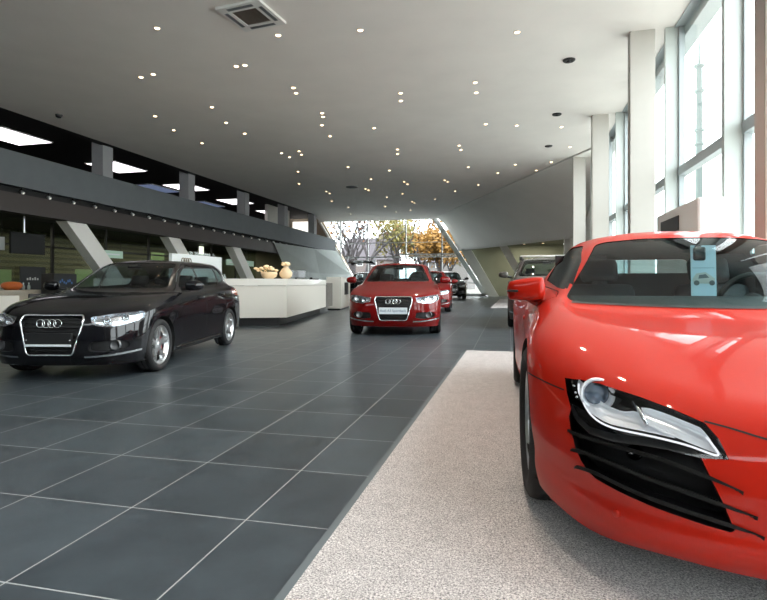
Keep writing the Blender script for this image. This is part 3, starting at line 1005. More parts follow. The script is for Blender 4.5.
    bm.transform(Matrix.Scale(S, 4)); obj('bulkhead', bm, M['interior'], root)
    bm = bmesh.new(); box(bm, -.000, .062, .875, .90, 1.04, 1.115, bev=.01); box(bm, .02, .04, .89, .93, 1.10, 1.125)
    bm.transform(Matrix.Scale(S, 4)); obj('rear_view_mirror', bm, M['black'], root, True)
    return root, sh
# ------------------------------------------------------------------ five-door hatchback (local: front axle at y=0, nose towards -y)
A3 = [
 [(0,-0.696,0.17),(0.25,-0.6873,0.17),(0.5,-0.6438,0.17),(0.66,-0.5655,0.17),(0.76,-0.4611,0.17),(0.82,-0.348,0.18),(0.845,-0.2436,0.19),(0.85,0,0.19),(0.85,0.36,0.19),(0.84,0.9,0.18),(0.84,1.5,0.18),(0.845,2.1,0.19),(0.85,2.58,0.2),(0.84,2.95,0.22),(0.82,3.15,0.24),(0.72,3.3,0.25),(0.45,3.36,0.25),(0,3.38,0.25)],
 [(0,-0.7482,0.27),(0.25,-0.7395,0.27),(0.5,-0.696,0.27),(0.67,-0.609,0.27),(0.785,-0.4872,0.275),(0.845,-0.3567,0.28),(0.865,-0.2436,0.29),(0.87,0,0.29),(0.868,0.36,0.29),(0.86,0.9,0.28),(0.86,1.5,0.28),(0.865,2.1,0.29),(0.872,2.58,0.3),(0.865,2.95,0.32),(0.84,3.18,0.33),(0.74,3.35,0.34),(0.46,3.42,0.34),(0,3.44,0.34)],
 [(0,-0.77,0.42),(0.25,-0.7612,0.42),(0.5,-0.7177,0.42),(0.68,-0.6264,0.42),(0.8,-0.5002,0.43),(0.86,-0.3567,0.44),(0.878,-0.2436,0.45),(0.882,0,0.46),(0.878,0.36,0.46),(0.862,0.9,0.45),(0.862,1.5,0.45),(0.872,2.1,0.46),(0.882,2.58,0.47),(0.875,2.95,0.48),(0.85,3.19,0.5),(0.75,3.37,0.5),(0.47,3.44,0.5),(0,3.46,0.5)],
 [(0,-0.7612,0.56),(0.25,-0.7499,0.56),(0.5,-0.7047,0.56),(0.68,-0.609,0.565),(0.8,-0.4785,0.58),(0.86,-0.3393,0.6),(0.879,-0.2349,0.61),(0.884,0,0.62),(0.88,0.36,0.62),(0.874,0.9,0.62),(0.874,1.5,0.62),(0.878,2.1,0.63),(0.884,2.58,0.64),(0.876,2.95,0.66),(0.85,3.18,0.68),(0.75,3.35,0.68),(0.47,3.42,0.68),(0,3.44,0.68)],
 [(0,-0.7221,0.69),(0.25,-0.709,0.695),(0.5,-0.6569,0.7),(0.67,-0.5568,0.715),(0.78,-0.4176,0.745),(0.84,-0.2871,0.77),(0.862,-0.1914,0.785),(0.868,0,0.8),(0.866,0.36,0.81),(0.862,0.9,0.82),(0.862,1.5,0.83),(0.866,2.1,0.85),(0.868,2.58,0.87),(0.855,2.95,0.88),(0.82,3.17,0.88),(0.72,3.32,0.88),(0.45,3.39,0.88),(0,3.41,0.88)],
 [(0,-0.5742,0.775),(0.23,-0.5612,0.78),(0.46,-0.509,0.79),(0.62,-0.4089,0.81),(0.72,-0.2784,0.83),(0.775,-0.1566,0.85),(0.795,-0.0522,0.865),(0.81,0.12,0.88),(0.825,0.42,0.9),(0.84,0.9,0.91),(0.842,1.5,0.925),(0.845,2.1,0.95),(0.835,2.58,0.97),(0.81,2.93,0.98),(0.77,3.12,0.98),(0.68,3.25,0.98),(0.43,3.32,0.98),(0,3.34,0.98)],
 [(0,-0.1305,0.9),(0.22,-0.1218,0.903),(0.43,-0.087,0.908),(0.58,-0.0174,0.912),(0.67,0.09,0.92),(0.72,0.19,0.925),(0.745,0.28,0.93),(0.77,0.42,0.935),(0.79,0.62,0.94),(0.805,1,0.95),(0.81,1.52,0.965),(0.805,2.08,0.985),(0.785,2.5,1.005),(0.755,2.85,1.015),(0.715,3.03,1.02),(0.63,3.15,1.02),(0.41,3.22,1.02),(0,3.24,1.02)],
 [(0,0.33,0.985),(0.21,0.335,0.985),(0.41,0.365,0.985),(0.56,0.43,0.985),(0.65,0.52,0.985),(0.7,0.6,0.985),(0.725,0.68,0.985),(0.745,0.8,0.985),(0.76,0.95,0.985),(0.775,1.2,0.99),(0.78,1.6,1),(0.77,2.1136,1.02),(0.745,2.5318,1.04),(0.71,2.8245,1.055),(0.67,2.9814,1.06),(0.58,3.0964,1.06),(0.38,3.1591,1.06),(0,3.18,1.06)],
 [(0,0.78,1.19),(0.19,0.785,1.19),(0.37,0.81,1.19),(0.5,0.86,1.19),(0.585,0.93,1.19),(0.63,1,1.19),(0.65,1.07,1.195),(0.665,1.16,1.2),(0.675,1.27,1.2),(0.685,1.45,1.205),(0.69,1.775,1.21),(0.68,2.1948,1.22),(0.66,2.5809,1.225),(0.63,2.8222,1.23),(0.595,2.967,1.23),(0.52,3.0755,1.23),(0.34,3.1359,1.23),(0,3.16,1.23)],
 [(0,1.22,1.365),(0.17,1.225,1.364),(0.33,1.24,1.36),(0.45,1.27,1.355),(0.52,1.31,1.35),(0.55,1.36,1.35),(0.565,1.41,1.352),(0.575,1.47,1.355),(0.58,1.5607,1.3585),(0.585,1.7186,1.3639),(0.585,1.9858,1.3681),(0.575,2.2933,1.3684),(0.56,2.5727,1.3636),(0.535,2.7684,1.3581),(0.5,2.8803,1.3509),(0.43,2.9641,1.3466),(0.28,3.0061,1.3469),(0,3.02,1.347)],
 [(0,1.38,1.4),(0.14,1.385,1.399),(0.27,1.395,1.396),(0.36,1.41,1.393),(0.41,1.44,1.39),(0.435,1.48,1.39),(0.445,1.526,1.3912),(0.45,1.5781,1.3936),(0.455,1.6561,1.3963),(0.46,1.7862,1.3994),(0.46,2.0264,1.4021),(0.455,2.2841,1.4029),(0.44,2.4811,1.4003),(0.42,2.6326,1.3984),(0.39,2.7236,1.395),(0.33,2.7994,1.3926),(0.22,2.8449,1.3929),(0,2.86,1.393)],
 [(0,1.5252,1.42),(0,1.5378,1.42),(0,1.5567,1.42),(0,1.5756,1.42),(0,1.6008,1.42),(0,1.626,1.42),(0,1.6638,1.42),(0,1.7142,1.42),(0,1.7771,1.42),(0,1.877,1.42),(0,2.0107,1.42),(0,2.1593,1.4188),(0,2.2781,1.4176),(0,2.382,1.4165),(0,2.4563,1.4158),(0,2.5157,1.4152),(0,2.5603,1.4147),(0,2.59,1.4144)],
]

def build_hatchback():
    root = empty('hatchback_car')
    sh = Shell(A3, 4, 4)
    P = M['paint_black']
    front = lambda c, n: c.y < .05 and n.y < .35
    grille = fillet([(-.4, .715), (.325, .715), (.345, .66), (.255, .315), (.225, .29), (-.4, .29)], [0, .04, .05, .05, .05, 0])
    sh.mark('grille', grille, 'front', front)
    lamp = fillet([(.405, .700), (.43, .625), (.56, .590), (.70, .602), (.80, .635), (.838, .67), (.848, .715), (.825, .752), (.70, .742), (.52, .716)], .02)
    sh.mark('lamp', lamp, 'front', front)
    fog = fillet([(.40, .335), (.42, .43), (.70, .445), (.77, .40), (.74, .345), (.56, .315)], .03)
    sh.mark('fog', fog, 'front', front)
    ws = fillet([(-.4, 1.0), (.60, 1.0), (.655, 1.02), (.505, 1.335), (.46, 1.355), (-.4, 1.372)], [0, .04, .03, .04, .04, 0])
    sh.mark('windscreen', ws, 'front', lambda c, n: .2 < c.y < 1.5 and n.y < .2 and c.z > .95)
    side = lambda c, n: n.x > .3 and c.x > .4
    W1 = fillet([(.80, 1.010), (1.455, 1.020), (1.455, 1.338), (1.35, 1.335), (1.08, 1.215)], .03)
    W2 = fillet([(1.515, 1.022), (2.26, 1.045), (2.30, 1.08), (2.33, 1.30), (2.20, 1.333), (1.515, 1.341)], .03)
    W3 = fillet([(2.40, 1.075), (2.80, 1.12), (2.80, 1.20), (2.62, 1.295), (2.41, 1.33)], .025)
    for k, w in enumerate((W1, W2, W3)):
        sh.mark('window%d' % k, w, 'side', side)
    D1 = fillet([(.60, .965), (.56, .60), (.62, .26), (1.475, .25), (1.485, .97), (1.482, 1.362), (1.34, 1.358), (1.05, 1.235), (.72, 1.0)], .04)
    D2 = fillet([(1.49, .97), (1.485, .25), (2.02, .26), (2.17, .42), (2.34, .66), (2.36, 1.0), (2.36, 1.33), (2.20, 1.362), (1.487, 1.364)], .04)
    sh.panel('door0', D1, 'side', side, .005)
    sh.panel('door1', D2, 'side', side, .005)
    back = lambda c, n: c.y > 2.3 and n.y > .1
    rw = fillet([(-.3, 1.09), (.50, 1.09), (.545, 1.12), (.455, 1.305), (.40, 1.325), (-.3, 1.33)], [0, .03, .03, .04, .04, 0])
    sh.mark('rear_window', rw, 'front', back)
    tl = fillet([(.50, .80), (.50, .93), (.84, .975), (.87, .90), (.84, .80)], .03)
    sh.mark('tail_light', tl, 'front', lambda c, n: c.y > 2.7)
    tg = fillet([(-.3, .62), (.56, .62), (.60, .80), (.62, 1.0), (.58, 1.20), (.47, 1.335), (-.3, 1.352)], [0, .05, .05, .05, .05, .04, 0])
    sh.panel('tailgate', tg, 'front', back, .005)
    for yc, k in ((0, 0), (2.578, 1)):
        R = .355
        a = [(yc + R * math.cos(t), .315 + R * math.sin(t)) for t in [PI * j / 22 for j in range(23)]]
        sh.mark('arch%d' % k, a + [(yc - R, .0), (yc + R, .0)], 'side', lambda c, n: c.x > .5 and n.x > .05 and c.z < .8, only=None)
    part('body_shell', sh.patch('body', mirror=True), P, root)
    part('windscreen', sh.patch('windscreen', -.003, mirror=True), M['car_glass'], root)
    t = part('tailgate', sh.patch('tailgate', mirror=True), P, root)
    part('rear_window', sh.patch('rear_window', -.003, mirror=True), M['car_glass'], t)
    bm = bmesh.new(); box(bm, -.26, .26, 3.405, 3.44, .70, .81, bev=.004); obj('number_plate', bm, M['plate'], t)
    for s in (-1, 1):
        part('panel_gap', sh.patch('gap', -.008, side=s), M['seam'], root)
        for k, (hy, hz) in enumerate(((1.28, .86), (2.14, .885))):
            d = part('door', sh.patch('door%d' % k, side=s), P, root)
            part('door_window', sh.patch('window%d' % k, -.004, side=s), M['car_glass'], d)
            p, n = sh.on('side', hy, hz)
            bm = bmesh.new(); box(bm, s * (p.x - .005), s * (p.x + .028), hy - .10, hy + .10, hz - .02, hz + .02, bev=.012)
            obj('door_handle', bm, P if k else P, d, True)
        part('quarter_window', sh.patch('window2', -.004, side=s), M['car_glass'], root)
        for k in (0, 1):
            part('wheel_well', sh.bucket('arch%d' % k, (-.26, 0, 0), floor=False, side=s), M['well'], root)
        part('tail_light', sh.patch('tail_light', .002, side=s), M['tail_red'], root)
        def on(x, z, off=0.):
            p, n = sh.on('front', x, z, off)
            return Vector((p.x * s, p.y, p.z)), Vector((n.x * s, n.y, n.z))
        hl = part('headlight', sh.bucket('lamp', (-.01, .07, 0), side=s), M['reflector'], root, False)
        part('lens', sh.patch('lamp', -.001, side=s), M['lens'], hl)
        for x, z in ((.545, .655), (.70, .685)):
            p, n = on(x, z)
            bm = bmesh.new(); lathe(bm, [(.030, .03), (.046, 0), (.040, -.004), (.030, .012), (0, .014)], 20, 'Y', org=p + Vector((0, .035, 0)))
            obj('projector_ring', bm, M['chrome'], hl, True)
        sp = []
        for x, z in ((.43, .64), (.50, .618), (.58, .604), (.70, .612), (.80, .645)):
            sp.append(on(x, z, -.006)[0])
        bm = bmesh.new(); tube(bm, sp, .006, 6); obj('running_light', bm, M['chrome'], hl, True)
        fg = part('air_intake', sh.bucket('fog', (0, .05, 0), side=s), M['black'], root, False)
        p, n = on(.64, .39)
        bm = bmesh.new(); lathe(bm, [(.062, .02), (.062, -.004), (.052, -.008), (.044, .004), (0, .006)], 22, 'Y', org=p + Vector((0, .02, 0)))
        obj('fog_light', bm, M['alloy_dark'], fg, True)
        # lower lip trim
        pts, nn = [], []
        for k in range(16):
            x = .36 + .47 * k / 15
            z = .268 + .05 * (k / 15) ** 2
            p, n = on(x, z)
            pts.append(p); nn.append(n)
        V, F = ribbon(pts, nn, .022, .004)
        obj_raw('lip_trim', V, F, M['chrome'], root)
        # side sill strip, roof rail and mirror
        pts = [Vector((s * p.x, p.y, p.z)) for p in [sh.on('side', y, .235, .006)[0] for y in np.linspace(.45, 2.1, 14)]]
        bm = bmesh.new(); tube(bm, pts, .012, 6); obj('sill_trim', bm, M['black_gloss'], root, True)
        bm = bmesh.new()
        g = bmesh.ops.create_uvsphere(bm, u_segments=20, v_segments=12, radius=1)
        for v in bm.verts:
            q = v.co
            e = lambda a, pw: math.copysign(abs(a) ** pw, a)
            v.co = Vector((s * (.985 + .11 * e(q.x, .7)), .72 + .075 * e(q.y, .8) + .03 * q.x, 1.035 + (.068 - .012 * q.x) * e(q.z, .7)))
        mr = obj('mirror', bm, P, root, True)
        bm = bmesh.new(); tube(bm, [(s * .93, .73, 1.0), (s * .80, .76, .985)], [.022, .03], 8); obj('mirror_arm', bm, M['black'], mr, True)
        make_wheel(root, s * .765, 0,   .315, .215, .236, 5, True, s)
        make_wheel(root, s * .765, 2.578,   .315, .215, .236, 5, True, s)
    # grille: pocket, bars, chrome surround, four rings and number plate holder
    g = part('grille', sh.bucket('grille', (0, .05, 0), mirror=True), M['black_mesh'], root, False)
    half = [sh.on('front', max(x, 0), z, .004)[0] for x, z in grille if x > -.01]
    half = [Vector((0, half[0].y, .715))] + half + [Vector((0, half[-1].y, .29))]
    loop = half + [Vector((-p.x, p.y, p.z)) for p in half[-2:0:-1]]
    bm = bmesh.new(); tube(bm, loop, .0115, 8, True); obj('grille_frame', bm, M['chrome'], g, True)
    bm = bmesh.new()
    for k in range(9):
        z = .335 + .042 * k
        w = .245 + (z - .31) / .36 * .085
        pts = [sh.on('front', abs(x), z, -.018)[0] for x in np.linspace(-w, w, 11)]
        pts = [Vector((x, p.y, z)) for x, p in zip(np.linspace(-w, w, 11), pts)]
        tube(bm, pts, .005, 5)
    obj('grille_bars', bm, M['black_gloss'], g, True)
    p, n = sh.on('front', 0, .632)
    rings_emblem(root, p + Vector((0, -.016, 0)), (0, -1, .12), .043, th=.13)
    p, n = sh.on('front', 0, .46)
    bm = bmesh.new(); box(bm, -.25, .25, p.y - .012, p.y + .02, .415, .53, bev=.004)
    obj('plate_holder', bm, M['black'], root)
    # cabin
    bm = bmesh.new(); box(bm, -.50, .50, -.55, 3.2, .2, .27); box(bm, -.80, .80, .40, 2.2, .2, .27); obj('underbody', bm, M['dark'], root)
    bm = bmesh.new()
    prism(bm, [(-.68, .42, .93), (-.68, .55, .975), (-.68, .86, .985), (-.68, .98, .93), (-.68, .92, .70), (-.68, .5, .6)], (1.36, 0, 0))
    bmesh.ops.bevel(bm, geom=bm.edges[:], offset=.02, segments=2, affect='EDGES')
    obj('dashboard', bm, M['interior'], root, True)
    for x in (-.36, .36):
        make_seat('seat', root, x, 1.42, .36, M['seat'])
    bm = bmesh.new(); box(bm, -.62, .62, 2.0, 2.45, .36, .54, bev=.05)
    m = Matrix.Translation((0, 2.42, .5)) @ Matrix.Rotation(-.36, 4, 'X'); box(bm, -.62, .62, -.06, .07, 0, .56, mtx=m, bev=.05)
    for x in (-.34, .34):
        box(bm, x - .12, x + .12, -.045, .045, .58, .72, mtx=m, bev=.03)
    obj('rear_bench', bm, M['seat'], root, True)
    bm = bmesh.new()
    tube(bm, [(.36 + .18 * math.cos(a), 1.0 - .06 * math.sin(a), .95 + .17 * math.sin(a)) for a in [2 * PI * k / 28 for k in range(28)]], .015, 6, True)
    tube(bm, [(.19, 1.0, .95), (.53, 1.0, .95)], .016, 6)
    ball(bm, (.36, .99, .95), .06, 8, (1, .5, 1)); obj('steering_wheel', bm, M['black'], root, True)
    bm = bmesh.new(); box(bm, -.10, .10, 1.02, 1.04, 1.255, 1.31, bev=.01); tube(bm, [(0, 1.04, 1.29), (0, 1.10, 1.33)], .008, 6); obj('rear_view_mirror', bm, M['black'], root, True)
    return root, sh

def recolour(root, m):
    for o in root.children_recursive:
        for s in o.material_slots:
            if s.material and s.material.name == M['paint_black'].name:
                s.link = 'OBJECT'
                s.material = m

def place(o, x, y, rz, sc):
    o.location = (x, y, 0); o.rotation_euler = (0, 0, rz); o.scale = (sc[0], sc[1], sc[2]) if isinstance(sc, tuple) else (sc, sc, sc)
# ------------------------------------------------------------------ the building
H = 6.0
def build_room():
    bm = bmesh.new(); box(bm, -26, 3.3, -7, 22.6, -.2, 0); box(bm, -26, 9.0, 22.6, 46, -.2, 0); struct(obj('floor', bm, M['floor']))
    # ceiling slab with an oblique far edge where it folds down on the right
    bm = bmesh.new()
    prism(bm, [(-14.25, -7, H), (3.0, -7, H), (3.0, 20.9, H), (-5.9, 40.9, H), (-6.1, 41.5, H), (-15.7, 41.5, H), (-14.25, 36.5, H)], (0, 0, .5))
    struct(obj('ceiling', bm, M['ceiling']))
    # the fold: ceiling curving down into a sloping wall
    A, B, C, D = Vector((3.4, 19.4, H)), Vector((-6.1, 40.6, H)), Vector((3.3, 30.6, 3.45)), Vector((-4.3, 41.3, 3.5))
    V, F, n, m = [], [], 20, 14
    for i in range(n + 1):
        s = i / n
        for j in range(m + 1):
            t = j / m
            p = A.lerp(B, t).lerp(C.lerp(D, t), s)
            z = H - (H - 3.45) * s ** 1.9
            V.append((p.x, p.y, z))
    for i in range(n):
        for j in range(m):
            a = i * (m + 1) + j
            F.append([a, a + m + 1, a + m + 2, a + 1])
    bm = bmesh.new()
    vs = [bm.verts.new(v) for v in V]
    for f in F:
        bm.faces.new([vs[a] for a in f])
    r = bmesh.ops.extrude_face_region(bm, geom=bm.faces[:])
    for e in r['geom']:
        if isinstance(e, bmesh.types.BMVert):
            e.co += Vector((.9, 1.6, .3))
    struct(obj('wall_fold', bm, M['fold'], None, True))
    # right wall end beyond the fold
    bm = bmesh.new(); box(bm, 3.45, 3.7, 22.6, 42, 0, H + .5); struct(obj('wall_right', bm, M['fold']))
    # recess under the fold: ceiling, back wall
    bm = bmesh.new(); prism(bm, [(3.4, 30.8, 3.9), (-4.0, 41.5, 3.9), (-4.0, 42, 3.9), (3.4, 42, 3.9)], (0, 0, .2)); struct(obj('ceiling_recess', bm, M['olive_dark']))
    bm = bmesh.new(); prism(bm, [(-3.75, 41.9, 3.9), (3.5, 41.9, 3.9), (3.5, 41.9, 0), (-1.6, 41.9, 0)], (0, .2, 0)); struct(obj('wall_recess', bm, M['olive']))
    # slanted beams of the recess
    def sbeam(x0, y0, z0, x1, y1, z1, w, d, mat):
        bm = bmesh.new()
        prism(bm, [(x0, y0, z0), (x0 + w, y0, z0), (x1 + w, y1, z1), (x1, y1, z1)], (0, d, 0))
        return struct(obj('beam', bm, mat))
    sbeam(-4.1, 40.6, 3.55, -2.05, 40.6, 0, .8, .5, M['concrete_light'])
    sbeam(-1.25, 36.9, 3.75, .85, 36.9, 0, .55, .4, M['white_col'])
    bm = bmesh.new(); box(bm, 2.75, 3.1, 33.0, 33.4, 0, 3.9); struct(obj('column', bm, M['white_col']))
    # far glazing: a trapezium between the two folds
    Y = 41.5
    bm = bmesh.new()
    prism(bm, [(-15.6, Y, 6.0), (-6.2, Y, 6.1), (-2.35, Y, .12), (-12.1, Y, .12)], (0, .02, 0))
    w = struct(obj('window_1', bm, M['glazing']))
    def fr(bm, x0, z0, x1, z1, t=.09, d=.16):
        v = Vector((x1 - x0, 0, z1 - z0)).normalized(); s = Vector((-v.z, 0, v.x)) * t / 2
        a, b = Vector((x0, Y - .1, z0)), Vector((x1, Y - .1, z1))
        prism(bm, [a - s, b - s, b + s, a + s], (0, d, 0))
    bm = bmesh.new()
    for x, zb in ((-13.9, 2.6), (-11.57, 0), (-8.45, 0), (-5.6, 0)):
        fr(bm, x, zb, x, 6.0 if x < -6.3 else 5.2)
    fr(bm, -13.5, 3.06, -4.1, 3.06, .10); fr(bm, -8.9, 3.25, -4.4, 3.25, .12)
    fr(bm, -14.4, 4.2, -4.9, 4.2, .05); fr(bm, -12.2, .08, -2.3, .08, .2); fr(bm, -12.6, 1.0, -2.9, 1.0, .06)
    obj('window_frame', bm, M['frame_white'], w)
    bm = bmesh.new(); fr(bm, -15.75, 6.1, -12.0, 0, .16, .5); struct(obj('trim_1', bm, M['white_col']))
    bm = bmesh.new(); fr(bm, -6.25, 6.15, -2.25, 0, .34, .5); struct(obj('trim_2', bm, M['concrete_light']))
    # end walls either side of the far glazing
    bm = bmesh.new(); prism(bm, [(-15.7, 41.6, 6.5), (-26, 41.6, 6.5), (-26, 41.6, 0), (-12.0, 41.6, 0)], (0, .3, 0)); struct(obj('wall_far', bm, M['beige']))
    bm = bmesh.new(); box(bm, -18.1, -16.7, 41.5, 41.58, 5.05, 6.1); struct(obj('window_2', bm, emat('bright_small_window', (1, .96, .9), 1.4)))
    # right-hand glazing: panes, fins, transom, head
    ys = [-2.6, .1, 2.95, 5.7, 8.5, 11.55, 14.2, 16.9, 19.6, 22.3]
    X = 3.12
    bm = bmesh.new(); box(bm, X - .1, X + .1, -7, -2.6, 0, H + .4); struct(obj('wall_right_blocker', bm, M['fold']))  # unseen solid bay added in place of glazing to block window light
    for k, (a, b) in enumerate(zip(ys, ys[1:])):
        bm = bmesh.new(); box(bm, X - .008, X + .008, a + .05, b - .05, .1, H + .3)
        w = struct(obj('window_%d' % (k + 3), bm, M['glazing']))
        bm = bmesh.new()
        box(bm, X - .06, X + .10, a, b, 3.08, 3.25); box(bm, X - .06, X + .10, a, b, 0, .14); box(bm, X - .03, X + .06, a, b, .95, 1.05)
        box(bm, X - .05, X + .05, a + .04, a + .10, 0, H + .4); box(bm, X - .05, X + .05, b - .10, b - .04, 0, H + .4)
        obj('window_frame', bm, M['frame'], w)
        bm = bmesh.new(); box(bm, X - .28, X + .02, b - .05, b + .05, 0, H); struct(obj('mullion_fin', bm, M['fin']))
    bm = bmesh.new(); box(bm, X - .12, X + .12, -7, 22.4, H - .02, H + .5); struct(obj('trim_3', bm, M['frame']))
    bm = bmesh.new(); box(bm, X + .06, X + .35, -7, 22.4, H - .2, H + .5); struct(obj('trim_4', bm, M['frame']))
    for y in (-4.8, .2, 5.55, 11.5, 16.95, 22.4):
        bm = bmesh.new(); box(bm, 2.2, 2.66, y, y + .25, 0, H, bev=.01); struct(obj('column', bm, M['pillar']))
    # balcony parapet on the left with a slot of spotlights and a brown lower band
    def band(name, zt, zb, x, th, mat, y0=-7, y1=41.3):
        # z values at Y=12 and Y=40
        f = lambda q, y: q[0] + (q[1] - q[0]) * (y - 12) / 28
        bm = bmesh.new()
        prism(bm, [(x, y0, f(zb, y0)), (x, y1, f(zb, y1)), (x, y1, f(zt, y1)), (x, y0, f(zt, y0))], (-th, 0, 0))
        return struct(obj(name, bm, mat))
    band('wall_balcony', (4.86, 4.53), (3.86, 3.50), -14.25, .3, M['concrete'])
    band('trim_5', (3.95, 3.6), (3.62, 3.30), -14.50, .3, M['dark'])
    band('trim_6', (3.66, 3.34), (3.10, 2.70), -14.33, .5, M['soffit'], y1=31.8)
    # upper floor slab, far and side walls, dark ceiling over the gallery
    bm = bmesh.new(); box(bm, -26, -14.6, -7, 41.5, 3.2, 3.5); struct(obj('floor_gallery', bm, M['dark_ceiling']))
    bm = bmesh.new(); box(bm, -26, -14.25, -7, 41.5, 6.32, 6.5); box(bm, -14.6, -14.25, -7, 36.5, 6.0, 6.4); struct(obj('ceiling_gallery', bm, M['dark_ceiling']))
    bm = bmesh.new(); box(bm, -26.2, -26, -7, 41.6, 0, 6.5); struct(obj('wall_left', bm, M['dark_ceiling']))
    bm = bmesh.new(); prism(bm, [(-16.2, 33.0, 3.5), (-16.2, 36.6, 3.5), (-16.2, 36.6, 6.3), (-16.2, 33.0, 6.3)], (-.2, 0, 0)); struct(obj('wall_gallery', bm, M['white_col']))
    for k in range(9):
        y = 16.6 + 5.22 * (k - 4)
        bm = bmesh.new(); box(bm, -15.0, -14.52, y - .25, y + .25, 3.5, 6.35); struct(obj('column', bm, M['grey_col']))
    # slanted white columns below the balcony
    for k in range(5):
        y = 15.0 + 5.28 * (k - 2)
        if y > 31: continue
        bm = bmesh.new(); prism(bm, [(-14.5, y - .42, 3.2), (-14.5, y + .42, 3.2), (-14.5, y + 3.55, 0), (-14.5, y + 2.71, 0)], (-.42, 0, 0))
        struct(obj('column', bm, M['white_col']))
    # grey fold closing the balcony at the far end
    bm = bmesh.new()
    q = [bm.verts.new(v) for v in ((-14.26, 29.9, 3.45), (-14.24, 36.5, 3.5), (-14.15, 41.35, 3.6), (-13.0, 41.35, 1.7), (-11.9, 41.35, 0), (-13.2, 37, 0), (-14.26, 33.6, 0), (-14.0, 37.0, 1.7), (-14.26, 31.6, 1.8))]
    for f in ((0, 8, 7, 1), (1, 7, 3, 2), (8, 6, 5, 7), (7, 5, 4, 3)): bm.faces.new([q[i] for i in f])
    bmesh.ops.solidify(bm, geom=bm.faces[:], thickness=.12); struct(obj('wall_balcony_end', bm, M['concrete_light']))
    # offices below: glass partition, louvred back wall, ceiling
    bm = bmesh.new(); box(bm, -20.2, -20, -7, 34, 0, 3.2); struct(obj('wall_office', bm, M['louvre']))
    bm = bmesh.new(); box(bm, -20, -14.9, 33.8, 34, 0, 3.2); struct(obj('wall_office_end', bm, M['olive_dark']))
    for k in range(7):
        y0 = -5 + 5.28 * k
        bm = bmesh.new(); box(bm, -16.52, -16.50, y0, y0 + 5.2, .05, 3.2)
        w = struct(obj('window_%d' % (k + 20), bm, M['off_glass']))
        bm = bmesh.new(); box(bm, -16.56, -16.46, y0 - .04, y0 + .04, 0, 3.2); box(bm, -16.56, -16.46, y0 + 2.6, y0 + 2.66, 0, 3.2); box(bm, -16.56, -16.46, y0, y0 + 5.2, 2.28, 2.34)
        obj('window_frame', bm, M['black'], w)
    bm = bmesh.new(); box(bm, -26, 3.3, -7.3, -7, 0, 5.2); struct(obj('wall_back_blocker', bm, M['concrete']))  # unseen wall added behind the camera to cut light from that side
    bm = bmesh.new(); box(bm, -26, 3.3, -7.16, -7.14, 5.2, H + .4); w = struct(obj('window_30', bm, M['glazing']))
    bm = bmesh.new()
    for k in range(10):
        x = -25.9 + 2.9 * k; box(bm, x, x + .1, -7.25, -7.05, 5.2, H + .4)
    obj('window_frame', bm, M['frame'], w)
    # carpets
    def carpet(name, x0, x1, y0, y1, label):
        bm = bmesh.new(); box(bm, x0 + .032, x1, y0, y1, 0.002, .012)
        t = obj(name, bm, M['carpet'])
        bm = bmesh.new(); box(bm, x0, x0 + .032, y0, y1, 0.002, .011); obj('edge_strip', bm, M['carpet_edge'], t)
        tag(t, label, 'carpet')
    carpet('carpet', -.735, 2.9, -3, 7.92, 'pale speckled grey carpet running under the orange-red sports coupe')
    carpet('carpet', -1.02, 2.0, 21.8, 34, 'small patch of pale carpet far down the dark tiled hall')

LIGHTS = [(-6.83, 9.11), (-4.66, 9.96), (-2.99, 10.15), (0.02, 10.98), (-8.84, 11.19), (-8.43, 11.1), (-6.26, 11.15), (-6.04, 11.15), (-5.53, 12.73), (-5.62, 13.11), (-8.39, 13.58), (-10.49, 13.9), (-10.86, 15.32), (-8.77, 15.0), (-10.89, 16.99), (-8.81, 16.25), (-5.54, 14.84), (-5.63, 15.16), (-5.96, 15.96), (-6.14, 17.22), (-8.76, 19.03), (-7.98, 18.9), (-8.11, 19.44), (-8.73, 19.71), (-9.5, 22.38), (-10.6, 25.1), (-4.44, 16.66), (-7.03, 22.01), (-4.31, 19.55), (-4.46, 20.23), (-5.45, 23.1), (-6.77, 24.82), (-2.95, 13.77), (-3.07, 14.35), (-10.06, 27.59), (-10.09, 28.22), (-10.9, 30.91), (-10.76, 33.74), (-11.65, 37.05), (-7.76, 27.33), (-7.71, 27.72), (-7.3, 30.24), (-8.28, 33.88), (-0.99, 13.49), (-1.02, 14.22), (-0.93, 17.1), (0.02, 17.49), (1.41, 17.99), (1.92, 20.7), (-2.01, 19.53), (-2.01, 20.19), (-2.0, 23.26), (-0.03, 23.25), (-0.81, 24.83), (0.87, 24.65), (1.41, 23.09), (-5.36, 25.88), (-5.33, 26.52), (-6.18, 29.33), (-3.37, 25.92), (-3.28, 26.39), (-3.22, 29.16), (-1.87, 27.6), (-4.69, 31.65), (-6.22, 32.36), (-6.16, 32.84), (-7.03, 36.01), (-8.21, 36.78)]

